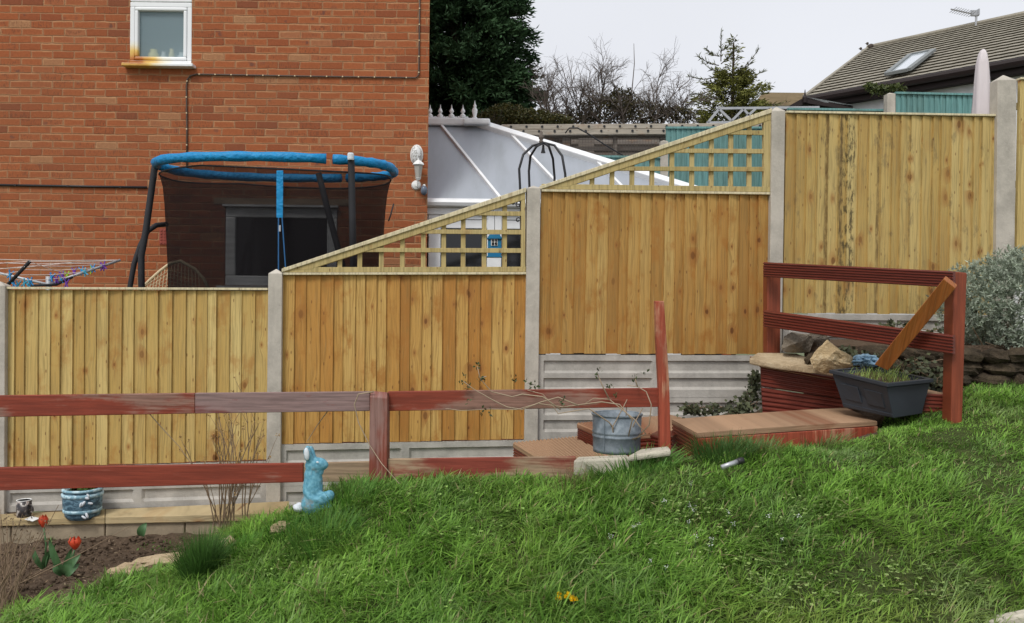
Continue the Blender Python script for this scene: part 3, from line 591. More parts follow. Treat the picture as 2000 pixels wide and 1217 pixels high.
for cx in (906, 1024): c = P(cx, 500, EYv); m2.box((c.x, EYv+.05, (fz1+zb_)/2-.2), (.03, .05, fz1-zb_-.4))
build('window_frame', m2, 'upvc', cons, bevel=.006)
m2 = MB(); m2.add([(eL.x,EYv+.08,zb_),(eR.x,EYv+.08,zb_),(eR.x,EYv+.08,fz1),(eL.x,EYv+.08,fz1)], [(0,1,2,3)]); build('window_pane', m2, 'glass_dark', cons)
m2 = MB(); m2.box(((eL.x+eR.x)/2, EYv+.1, .1), (eR.x-eL.x, .12, .6)); m2.box((eR.x, (EYv+bR.y)/2, .9), (.08, bR.y-EYv, 3.0 if False else eR.z)); build('base_wall', m2, 'brick', cons)
# ------------------------------------------------------------------ new fence: panels, trellis, posts, gravel boards
def fence_panel(TL, TR, BR_, BL, n, mt, lab, cap=True, plain=None):
    b0 = FP(*BL); t = thing('fence_panel', lab, 'fence panel', (b0+FP(*BR_))/2, 'featheredge fence panels')
    mb = MB(); us = [0]; rg = random.Random(n*7+int(TL[0]))
    for i in range(n): us.append(us[-1]+rg.choice((.8, .95, 1, 1, 1, 1.08, 1.15)))
    us = [u/us[-1] for u in us]
    tl, tr, br, bl = (FP(*q) for q in (TL, TR, BR_, BL)); nn = Vector((.105, -1, 0)).normalized()
    for i in range(n):
        u0, u1 = (max(0, us[i]-.006), us[i+1]) if TL[0] < 1000 else (us[i], min(1, us[i+1]+.006)); jz = rg.uniform(-.004, .004); skew = rg.uniform(-.0012, .0012)
        A = tl.lerp(tr, u0+skew); B = tl.lerp(tr, u1+skew); C = bl.lerp(br, u1)+Vector((0,0,jz)); D = bl.lerp(br, u0)+Vector((0,0,jz))
        th1, th0 = .018+rg.uniform(-.003,.003), .004+rg.uniform(-.001,.002)
        if TL[0] > 1000: th0, th1 = th1+.006, th0
        # three slices up the board so that it can cup and bow a little
        K = 4; rows = []
        for k in range(K+1):
            f = k/K; l = A.lerp(D, f); r = B.lerp(C, f); bow = rg.uniform(-.0015, .0015)
            rows.append((l, r, bow))
        vs = []; fs = []
        for l, r, bow in rows: vs += [l+nn*(th0+bow), r+nn*(th1+bow), r-nn*.004, l-nn*.004]
        for k in range(K):
            o = 4*k
            for j in range(4): fs.append((o+j, o+(j+1) % 4, o+4+(j+1) % 4, o+4+j))
        fs += [(3,2,1,0), (4*K, 4*K+1, 4*K+2, 4*K+3)]; mb.add(vs, fs)
    build('boards', mb, mt, t)
    if cap:
        m2 = MB(); up = Vector((0,0,1)); a = tl+up*.004; b = tr+up*.004; m2.hexa([a+nn*.036, b+nn*.036, b+nn*.036+up*.016, a+nn*.036+up*.016, a-nn*.03, b-nn*.03, b-nn*.03+up*.016, a-nn*.03+up*.016]); build('capping_rail', m2, 'pale_timber', t, bevel=.002)
    m2 = MB()
    for f in (.12, .5, .88): a = tl.lerp(bl, f)-nn*.03; b = tr.lerp(br, f)-nn*.03; m2.bar(a, b, .05, .04)
    build('back_rail', m2, 'trellis_wood', t)
    return t
fence_panel((11,566), (524,568), (521,897), (9,912), 22, 'boards_a', 'yellowish closeboard panel at the left end behind the dried shrub')
fence_panel((552,536), (1027,534), (1024,857), (549,866), 21, 'boards_b', 'orange brown closeboard panel under the lower trellis', cap=False)
fence_panel((1057,372), (1504,378), (1500,692), (1050,690), 21, 'boards_c', 'tan closeboard panel under the upper trellis behind the leaning red post', cap=False)
fence_panel((1533,223), (1957,230), (1950,615), (1527,611), 21, 'boards_d', 'pale closeboard panel with black scorch-like stains behind the grooved red rails')
fence_panel((1988,158), (2420,166), (2420,560), (1980,560), 22, 'boards_a', 'highest closeboard panel cut off by the right edge above the grey bush')
def post(TL, TR, BR_, BL, apex, lab, w=.10):
    nn = Vector((.105, -1, 0)).normalized(); a, b, c, d = (FP(*q, .055) for q in (TL, TR, BR_, BL)); bk = -nn*.10
    mb = MB(); top = (a+b)/2+bk*.5; top.z = FP(*apex).z
    vs = [a, b, c, d, a+bk, b+bk, c+bk, d+bk, top]; mb.add(vs, [(0,1,2,3), (7,6,5,4), (1,5,6,2), (0,3,7,4), (3,2,6,7), (0,8,1), (1,8,5), (5,8,4), (4,8,0)])
    build('concrete_post', mb, 'concrete_post', label=lab, cat='fence post', group='concrete fence posts', bevel=.004)
post((-24,558), (10,558), (8,1010), (-27,1010), (-7,549), 'concrete post cut off by the left edge of the photo')
post((524,534), (551,534), (547,1010), (519,1010), (538,525), 'concrete post behind the dried shrub, left of the lower trellis')
post((1030,367), (1056,367), (1050,900), (1024,900), (1043,363), 'concrete post between the lower and the upper trellis')
post((1508,216), (1534,216), (1526,760), (1501,760), (1521,209), 'concrete post right of the upper trellis, behind the grooved rails')
post((1949,156), (1986,156), (1980,640), (1944,640), (1967,147), 'tallest concrete post, right of the parasol')
def gravel(TL, TR, h, lab, name='gravel_board'):
    """recessed-face concrete board hanging from the line TL-TR, h metres high"""
    nn = Vector((.105, -1, 0)).normalized(); a = FP(*TL); b = FP(*TR); dn = Vector((0,0,-1)); u = (b-a); mb = MB()
    f0, f1 = .020, .002   # proud and recessed faces
    ys = [(0,f0),(.042,f0),(.050,f1),(.118,f1),(.136,f0),(.172,f0),(.180,f1),(.242,f1),(.262,f0),(h,f0)]
    xs = [0, .022, .028, .478, .488, .517, .527, .972, .978, 1]; rib = [1, 1, 0, 0, 1, 1, 0, 0, 1, 1]
    vs = []
    for d, off in ys:
        for x, r_ in zip(xs, rib): vs.append(a+u*x+dn*min(d, h)+nn*(f0 if r_ else off))
    W_ = len(xs); fs = [(j*W_+i, j*W_+i+1, (j+1)*W_+i+1, (j+1)*W_+i) for j in range(len(ys)-1) for i in range(W_-1)]
    o = len(vs); vs += [a-nn*.02, b-nn*.02, b-nn*.02+dn*h, a-nn*.02+dn*h]; L_ = W_*(len(ys)-1)
    fs += [(o+3, o+2, o+1, o), (0, W_-1, o+1, o), (L_, o+3, o+2, L_+W_-1), (0, o, o+3, L_), (W_-1, L_+W_-1, o+2, o+1)]
    mb.add(vs, fs); build(name, mb, 'concrete_board', label=lab, cat='gravel board', group='recessed concrete gravel boards')
gravel((10,915), (522,900), .305, 'concrete gravel board under the left yellowish panel behind the blue pot')
gravel((549,868), (1026,859), .30, 'concrete gravel board directly under the orange brown panel')
gravel((549,949), (1026,940), .30, 'lower concrete gravel board seen through the gap beside the blue rabbit')
gravel((1051,693), (1502,694), .325, 'topmost of the concrete gravel boards behind the bucket')
gravel((1051,775), (1502,775), .325, 'concrete gravel board below the topmost one, just behind the bucket rim')
gravel((1051,857), (1502,857), .325, 'lowest concrete gravel board at the foot of the decking step')
gravel((1528,613), (1950,617), .30, 'concrete gravel board under the pale stained panel behind the rails')
def trellis(A, B, base, stile, vx, hy, lab):
    """A low end and B high end of the sloping top, base=(y at left, y at right) of the bottom rail, pixels"""
    t = thing('trellis_panel', lab, 'trellis', FP((A[0]+B[0])/2, base[0]+8), 'sloping trellis tops'); nn = Vector((.105,-1,0)).normalized()
    sl = lambda x: A[1]+(B[1]-A[1])*(x-A[0])/(B[0]-A[0]); bs = lambda x: base[0]+(base[1]-base[0])*(x-A[0])/(B[0]-A[0])
    def q(x, y, o): return FP(x, y, o)
    def pr(mb, pts, o, th): mb.prism([q(x, y, o) for x, y in pts], -nn*th)
    mb = MB(); x0, x1 = A[0], B[0]
    pr(mb, [(x0-2,sl(x0)-1), (x1-2,sl(x1)-2), (x1-2,sl(x1)+7), (x0-2,sl(x0)+6)], .045, .075); build('sloping_cap', mb, 'pale_timber', t, bevel=.003)
    mb = MB(); pr(mb, [(x0+10,sl(x0+10)+6), (x1-4,sl(x1)+7.5), (x1-4,sl(x1)+21), (x0+52,sl(x0+52)+18)], .035, .045)
    pr(mb, [(x0+2,bs(x0)), (x1-3,bs(x1)), (x1-3,bs(x1)+10), (x0+2,bs(x0)+10)], .034, .044)
    pr(mb, [(stile,sl(stile)+20), (x1-4,sl(x1)+20), (x1-4,bs(x1)), (stile,bs(x1))], .033, .04); build('frame', mb, 'trellis_wood', t, bevel=.002)
    mb = MB()
    pr(mb, [(x0+1,bs(x0)+10.5), (x1-2,bs(x1)+10.5), (x1-2,bs(x1)+15), (x0+1,bs(x0)+15)], .042, .06); build('base_rail', mb, 'pale_timber', t, bevel=.002)
    mb = MB()
    for x in vx:
        if sl(x)+16 < bs(x): pr(mb, [(x-4.5,sl(x-4.5)+14), (x+4.5,sl(x+4.5)+14), (x+4,bs(x)), (x-5,bs(x))], .012, .018)
    for y in hy:
        xs = A[0]+(y-12-A[1])*(B[0]-A[0])/(B[1]-A[1]); pr(mb, [(xs-6,y-4), (x1-5,y-3), (x1-5,y+6), (xs-26,y+4)], .031, .018)
    build('lattice', mb, 'trellis_wood', t, bevel=.0015)
trellis((552,526), (1030,368), (522,521), 1018, (622,664,703,745,786,827,867,905,946,986), (416,452,488), 'triangular trellis sloping up from the brick house side to the middle concrete post')
trellis((1057,364), (1510,213), (359,365), 1492, (1117,1157,1196,1235,1274,1313,1352,1390,1428,1464), (258,294,329), 'triangular trellis in front of the teal fence')
# ------------------------------------------------------------------ red rail fence in front
RY = 4.85
def slabp(mb, pts, Y, th, Yr=None):
    n = len(pts); xs = [p[0] for p in pts]; xa, xb = min(xs), max(xs)
    fr = [P(x, y, Y if Yr is None else Y+(Yr-Y)*(x-xa)/max(1e-6, xb-xa)) for x, y in pts]; mb.prism(fr, Vector((0, th, 0))); return mb
rf = thing('rail_fence', 'low weathered red two-rail fence along the back of the lawn, one post leaning', 'rail fence', P(738, 935, RY))
def rpart(nm, pts, Y, th, mt, lab=None, bev=.004, par=rf, Yr=None): return build(nm, slabp(MB(), pts, Y, th, Yr), mt, par, label=lab, bevel=bev)
rpart('rail', [(-20,773),(380,768),(380,808),(-20,815)], RY, .03, 'red_worn')
rpart('rail', [(380.6,768),(722,765),(722,803),(380.6,808)], RY+.002, .03, 'red_half', 'mauve weathered upper rail')
rpart('rail', [(757,765),(1292,758),(1292,795),(757,803)], RY, .03, 'red_worn')
rpart('rail', [(-20,914),(592,905),(592,942),(-20,959)], RY, .03, 'red_worn')
rpart('rail', [(593,905),(722,902),(722,940),(593,942)], RY+.003, .03, 'red_bare', 'lower rail with most paint gone')
rpart('rail', [(757,897),(1125,892),(1125,935),(757,942)], RY-.05, .03, 'red_fading')
# main post with bevelled top
mb = MB(); a = P(722, 775, RY-.07); b = P(757, 778, RY-.07); c = P(756, 990, RY-.07); d = P(720, 990, RY-.07); bk = Vector((0,.10,0)); up = Vector((0,0,.018))
mb.add([a, b, c, d, a+bk+up, b+bk+up, c+bk, d+bk, a+Vector((.004,.03,.03)), b+Vector((-.008,.03,.03))], [(0,1,2,3), (7,6,5,4), (0,8,9,1), (8,4,5,9), (1,9,5,6,2), (0,3,7,4,8), (3,2,6,7)])
build('post', mb, 'red_post', rf, bevel=.004)
rpart('post', [(1280,588),(1297,588),(1302,660),(1307,745),(1311,885),(1289,885),(1287,760),(1282,660)], RY-.03, .06, 'red_lean', 'tall thin leaning end post in brighter red')
# ------------------------------------------------------------------ decking steps
def deckbox(nm, z, corners, h, lab, nr, topm='deck_worn', sidem='red_groove', grooves=4):
    """corners FL, FR, BR, BL as (px,py) on height z (relative to world)"""
    FL, FR, BR_, BL = [PZ(x, y, z) for x, y in corners]; dn = Vector((0,0,-h)); t = thing(nm, lab, 'decking step', (FL+BR_)/2+dn)
    mb = MB(); mb.ridged(FL, BL, BR_, FR, nr, .004 if nr < 2 else .009, .025, toward=(0,0,1), fill=.72 if nr < 2 else .55); build('deck_top', mb, topm, t)
    i = .008; e = Vector((0,0,-.022)); ins = (BL-FL).normalized()*i; lat = (FR-FL).normalized()*i
    mb = MB(); mb.ridged(FL+e+ins+lat, FR+e+ins-lat, FR+e+ins-lat+dn, FL+e+ins+lat+dn, grooves, .006, .02); build('front_riser', mb, sidem, t)
    mb = MB(); mb.ridged(BL+e+lat, FL+e+lat+ins, FL+e+lat+ins+dn, BL+e+lat+dn, grooves*2, .006, .02, toward=(-1,0,0)); build('side_riser', mb, sidem, t)
    return t
Z = EYE.z
deckbox('decking_step', Z-.95, [(1062,902),(1330,885),(1290,838),(1002,866)], .14, 'lowest ribbed decking step left of the bucket', 44)
deckbox('decking_step', Z-.84, [(1185,853),(1420,840),(1310,812),(1127,828)], .11, 'ribbed middle decking step directly behind the galvanised bucket', 34)
t = deckbox('decking_step', Z-.70, [(1362,846),(1713,823),(1652,796),(1312,819)], .16, 'top decking step, a long pinkish board box by the grass', 1, grooves=4)
o = [c for c in t.children if c.name.startswith('front_riser')][0]
FL, FR = PZ(1362,846,Z-.70), PZ(1713,823,Z-.70); mb = MB(); mb.prism([FL+Vector((.0,-.012,-.03)), FR+Vector((0,-.012,-.03)), FR+Vector((0,-.012,-.20)), FL+Vector((0,-.012,-.20))], (0,.015,0)); build('fascia_board', mb, 'red_lean', t, bevel=.003)
mb = MB(); mb.ridged(P(1271,849,5.0), P(1300,857,4.92), P(1300,884,4.92), P(1271,884,5.0), 5, .005, .02); mb.add([P(1271,849,5.0), P(1300,857,4.92), P(1330,845,5.3), P(1290,838,5.4)], [(0,1,2,3)])
build('step_riser', mb, 'red_groove', label='short grooved riser glimpsed just left of the leaning post foot', cat='step riser')
# upper box carrying the stones
ub = thing('planter_step', 'grooved dark red side wall of the raised step carrying the sandstone slab', 'raised step', P(1560, 830, 6.05))
mb = MB(); mb.ridged(P(1485,709,6.1), P(1665,742,5.98), P(1665,782,5.98), P(1487,755,6.1), 6, .008, .03, fill=.55); mb.ridged(P(1487,757,6.1), P(1665,784,5.98), P(1665,832,5.98), P(1490,812,6.1), 6, .008, .03, fill=.55); build('grooved_board', mb, 'red_groove', ub)
mb = MB(); a, b = P(1485,709,6.1), P(1665,742,5.98); mb.prism([a, b, b+Vector((.1,.6,.02)), a+Vector((.05,.45,.02))], (0,0,-.03)); build('top', mb, 'deck_worn', ub)
mb = MB(); mb.ridged(P(1796,767,5.35), P(1850,770,5.3), P(1850,815,5.3), P(1796,812,5.35), 6, .007, .02); a, b = P(1796,766,5.35), P(1850,769,5.3)
t = thing('side_step', 'small grooved red box between the black planter and the thick red post', 'decking step', P(1820, 814, 5.35)); build('grooved_board', mb, 'red_groove', t)
mb = MB(); mb.prism([a, b, b+Vector((0,.3,.0)), a+Vector((0,.3,0))], (0,0,-.02)); build('top', mb, 'deck_worn', t)
# ------------------------------------------------------------------ grooved balustrade
bl_ = thing('balustrade', 'dark red balustrade of grooved rails with a diagonal orange brace', 'balustrade', P(1865, 812, 5.15))
def qpost(pts, Y, th, mt):
    mb = MB(); slabp(mb, pts, Y, th); return build('post', mb, mt, bl_, bevel=.005)
qpost([(1498,518),(1525,518),(1524,690),(1498,690)], 6.26, .10, 'red_sound')
mb = MB(); a, b, c, d = P(1863,530,5.1), P(1889,533,5.1), P(1879,840,5.1), P(1857,840,5.1); bk = Vector((.0,.11,0)); mb.hexa([a, b, c, d, a+bk, b+bk, c+bk, d+bk]); build('post', mb, 'red_sound', bl_, bevel=.006)
for yl0, yl1, yr0, yr1 in ((512,541,530,562), (606,638,655,692)):
    mb = MB(); mb.ridged(P(1492,yl0,6.20), P(1862,yr0,5.06), P(1862,yr1,5.06), P(1492,yl1,6.20), 6, .010, .022, fill=.5); build('rail', mb, 'red_groove', bl_)
mb = MB(); fr = [P(1843,545,4.97), P(1866,563,4.97), P(1734,724,5.30), P(1708,712,5.30)]; mb.prism(fr, (.03,.035,.02)); build('brace', mb, 'orange_brace', bl_, bevel=.003)
# ------------------------------------------------------------------ black trough planter
pt = thing('trough_planter', 'dark grey plastic trough planter with sprouting weeds on the end of the top step', 'planter', P(1735, 812, 5.35))
L_, F_, R_ = P(1619,722,5.62), P(1734,749,5.10), P(1824,740,5.28); B_ = L_+R_-F_
l_, f_, r_ = P(1648,796,5.55), P(1745,817,5.16), P(1801,808,5.28); b_ = l_+r_-f_
cen = (L_+F_+R_+B_)/4
def sc(p, k, dz=0): q = cen.lerp(p, k); q.z = p.z+dz; return q
top = [L_, F_, R_, B_]; bot = [l_, f_, r_, b_]; mb = MB(); vs = [sc(p, .93, -.03) for p in top]+bot+[sc(p, .88, -.005) for p in top]+[cen.lerp(p, .8)+Vector((0,0,-.05)) for p in top]
mb.add(vs, [(i, (i+1) % 4, 4+(i+1) % 4, 4+i) for i in range(4)]+[(7,6,5,4)]+[(i, 8+i, 8+(i+1) % 4, (i+1) % 4) for i in range(4)]+[(8+i, 12+i, 12+(i+1) % 4, 8+(i+1) % 4) for i in range(4)])
# relief panels on the long face
nL = (F_-L_).cross(Vector((0,0,1))).normalized(); nL = nL if nL.y < 0 else -nL
for (u0, u1, v0, v1) in ((.12,.44,.22,.72), (.56,.88,.22,.72), (.0,1.0,.86,.98)):
    A_ = lambda u, v: sc(L_, .93, -.03).lerp(sc(F_, .93, -.03), u).lerp(l_.lerp(f_, u), v)
    mb.prism([A_(u0,v0)+nL*.003, A_(u1,v0)+nL*.003, A_(u1,v1)+nL*.003, A_(u0,v1)+nL*.003], -nL*.009)
build('body', mb, 'dark_plastic', pt, bevel=.004)
mb = MB(); vs = [p for p in top]+[sc(p, .86) for p in top]+[p+Vector((0,0,-.022)) for p in top]+[sc(p, .9, -.022) for p in top]
mb.add(vs, [(i, (i+1) % 4, 4+(i+1) % 4, 4+i) for i in range(4)]+[(8+i, 8+(i+1) % 4, (i+1) % 4, i) for i in range(4)]+[(12+i, 12+(i+1) % 4, 8+(i+1) % 4, 8+i) for i in range(4)]+[(4+i, 4+(i+1) % 4, 12+(i+1) % 4, 12+i) for i in range(4)]); build('rim', mb, 'dark_plastic', pt, bevel=.003)
mb = MB(); mb.add([sc(p, .9, -.03) for p in top], [(0,1,2,3)]); build('compost', mb, 'soil', pt)
n = 260; uv = RNG.uniform(.08, .92, (n, 2)); LL, FF, RR, BB = [np.array(sc(p, .85, -.03)) for p in top]
Bp = LL+(FF-LL)*uv[:, :1]+(BB-LL)*uv[:, 1:]; az = RNG.uniform(0, 6.28, n)
k = (uv[:, 0] > .35); Lh = RNG.uniform(.02, .10, n)*np.where(k, 1.3, .8)
col = np.array([[.16,.24,.06]])*RNG.uniform(.6, 1.5, (n, 1))+RNG.uniform(0, .10, (n, 1))*np.array([[1,.7,.2]])
V, T, C = blades(Bp, az, Lh, np.full(n, .004), RNG.uniform(0, .6, n), RNG.uniform(.1, .8, n), col); npmesh('planter_weeds', V, T, C, 'blade', label='thin pale green weeds growing in the black trough planter', cat='weeds', kind='stuff')
# ------------------------------------------------------------------ stones, wall, raised bed
mb = MB(); a = [P(1510,640,6.35), P(2400,640,6.0)]; zt = Z-.27
mb.add([(2.12,6.30,zt-.02), (2.6,6.0,zt), (3.4,5.95,zt+.02), (5.2,5.95,zt+.02), (5.2,7.0,zt+.1), (2.12,6.69,zt)], [(0,1,2,3,4,5)]); mb.add([(2.12,6.30,zt-.02), (2.6,6.0,zt), (3.4,5.95,zt+.02), (5.2,5.95,zt+.02), (5.2,5.95,.6), (3.4,5.95,.6), (2.6,6.0,.6), (2.12,6.30,.6)], [(0,1,6,7), (1,2,5,6), (2,3,4,5)])
build('bed_soil', mb, 'soil', kind='structure')
sw = thing('stone_wall', 'low dry stone retaining wall under the grey bush at the right', 'wall', P(1900, 740, 5.95)); mb = MB(); rg = random.Random(4)
path = [(2.42,6.06),(2.75,5.95),(3.4,5.88),(4.6,5.88)]
for rowi, zz in enumerate((Z-.60, Z-.50, Z-.41, Z-.325)):
    s_ = 0
    for (xa, ya), (xb, yb) in zip(path, path[1:]):
        L = math.hypot(xb-xa, yb-ya); s_ = -rg.uniform(0, .1)
        while s_ < L:
            wd = rg.uniform(.12, .3); f = (s_+wd/2)/L
            mb.ball((xa+(xb-xa)*f, ya+(yb-ya)*f+rg.uniform(-.015,.015), zz+rg.uniform(-.01,.01)), (wd*.54, .10, .055), 10, 7, rot=Matrix.Rotation(rg.uniform(-.1,.1), 3, 'Y'), jit=.22, seed=rg.random()*50); s_ += wd
build('stones', mb, 'wall_stone', sw, smooth=False)
def rock(px, py, Y, r, mt, lab, seed, rot=0, jit=.35, n=18):
    mb = MB(); mb.ball(P(px, py, Y), r, n, n*2//3, rot=Matrix.Rotation(rot, 3, 'Y'), jit=jit, seed=seed); o = build('rock', mb, mt, label=lab, cat='rock'); return o
mb = MB(); pts = [(1463,700),(1470,691),(1500,687),(1545,688),(1590,703),(1612,722),(1590,727),(1545,722),(1500,712),(1472,707)]
ctr = P(1535,706,5.95); ringp = [P(x, y, 5.95+(.25 if y < 695 else (-.06 if y > 708 else .08))) for x, y in [(1463,699),(1478,689),(1515,686),(1556,690),(1596,704),(1612,717),(1585,718),(1545,712),(1500,706),(1475,702)]]
zs = sum(p.z for p in ringp)/len(ringp); vs = ringp+[p+Vector((0,.0,-.045)) for p in ringp]; n = len(ringp); mb.add(vs, [tuple(range(n)), tuple(range(2*n-1, n-1, -1))]+[(i, i+n, (i+1) % n+n, (i+1) % n) for i in range(n)])
build('sandstone_slab', mb, 'sandstone', label='flat pale sandstone slab lying on the raised red step', cat='stone slab', bevel=.012)
def boulder(px, py, Y, pts2, dep, mt, lab, seed):
    """faceted rock from a hull of points, silhouettes given in pixels"""
    import bmesh; rg = random.Random(seed); bm = bmesh.new()
    for x, y in pts2:
        for k in (-1, 1): bm.verts.new(P(px+(x-px)*(1 if k < 0 else .75), py+(y-py)*(1 if k < 0 else .8), Y+k*dep/2+rg.uniform(-.02,.02)))
    bm.verts.new(P(px-4, py+4, Y-dep*.85)); bm.verts.new(P(px+9, py-12, Y-dep*.7)); bmesh.ops.convex_hull(bm, input=bm.verts)
    geo = [v for v in bm.verts if not v.link_faces]; bmesh.ops.delete(bm, geom=geo, context='VERTS')
    bmesh.ops.triangulate(bm, faces=bm.faces); bmesh.ops.subdivide_edges(bm, edges=bm.edges, cuts=4, use_grid_fill=True)
    for v in bm.verts: v.co += Vector((mnoise.noise(v.co*14), mnoise.noise(v.co*14+Vector((5,0,0))), mnoise.noise(v.co*14+Vector((0,9,0)))))*.016+Vector((mnoise.noise(v.co*45), mnoise.noise(v.co*45+Vector((5,0,0))), mnoise.noise(v.co*45+Vector((0,9,0)))))*.007
    mb = MB(); bm.verts.index_update(); mb.add([v.co.copy() for v in bm.verts], [tuple(v.index for v in f.verts) for f in bm.faces]); bm.free(); return build('rock', mb, mt, label=lab, cat='rock')
boulder(1622, 695, 5.85, [(1590,722),(1584,700),(1600,680),(1614,663),(1630,672),(1650,690),(1666,700),(1668,716),(1640,724),(1612,728)], .18, 'rock_buff', 'jagged cream coloured rock left of the trough planter', 3)
boulder(1557, 670, 6.2, [(1526,683),(1530,655),(1545,648),(1586,655),(1590,668),(1580,686),(1555,690),(1535,686)], .2, 'rock_grey', 'dark grey angular rock behind the sandstone slab', 5)
boulder(1596, 660, 6.35, [(1575,655),(1600,650),(1618,657),(1622,672),(1600,680),(1580,675)], .16, 'rock_grey', 'smaller brown rock behind the cream coloured one', 8)
boulder(1585, 699, 6.0, [(1572,700),(1580,690),(1594,686),(1600,696),(1592,706),(1576,708)], .08, 'wall_stone', 'fist sized dark stone between slab and cream coloured rock', 9)
mb = MB(); [mb.ball(P(x_,y_,5.78), (.06*k_,.05,.03*k_), 16, 12, jit=.7, seed=s__) for x_, y_, k_, s__ in ((1672,705,.8,4),(1690,703,1,6),(1706,706,.8,9),(1696,709,.9,2))]; build('blue_bag', mb, 'blue_bag', label='crumpled light blue plastic bag behind the trough planter', cat='bag')
# ------------------------------------------------------------------ bush on the wall
def grey_bush():
    t = thing('grey_bush', 'rounded grey green bush spilling over the stone wall at the right edge', 'bush', P(2010, 700, 6.2))
    c = np.array(P(1998, 600, 6.22)); n = 3900; d = nrm(RNG.normal(size=(n, 3))); d[:, 1] = -np.abs(d[:, 1])*np.where(RNG.random(n) < .85, 1, -1); rr = np.array([.62, .50, .43])
    k = RNG.uniform(.45, 1.0, n)**.5*(1+.07*nz2(d[:, 0]*6, d[:, 2]*6, 2, 3)); Cc = c+d*rr*k[:, None]; Cc[:, 2] += np.where(d[:, 2] < 0, .02, 0)
    per = 12; P0 = np.repeat(Cc, per, 0); N0 = np.repeat(nrm(d*np.array([1,1,1])+np.array([0,-.1,.45])), per, 0); dd = nrm(N0*.75+RNG.normal(size=(n*per, 3))*.62)
    base = P0-N0*RNG.uniform(0, .03, (n*per, 1)); sh = np.repeat(RNG.uniform(.7, 1.25, (n, 1)), per, 0)
    col = np.array([[.37,.42,.33]])*sh*RNG.uniform(.85, 1.15, (n*per, 1))
    V, T, C = leaves(base, dd, RNG.uniform(.022, .042, n*per), RNG.uniform(.007, .011, n*per), col); npmesh('foliage', V, T, C, 'leafy', t)
    mb = MB(); rg = random.Random(3)
    for i in range(26):
        a = Vector(c)+Vector((rg.uniform(-.25,.3), rg.uniform(-.1,.1), -.36)); b = Vector(c)+Vector((rg.uniform(-.55,.55), rg.uniform(-.4,.1), rg.uniform(-.35,.15))); mb.tube([a, a.lerp(b, .5)+Vector((0,-.03,-.04)), b], [.008,.005,.003], 5)
    build('stems', mb, 'twig', t)
grey_bush()
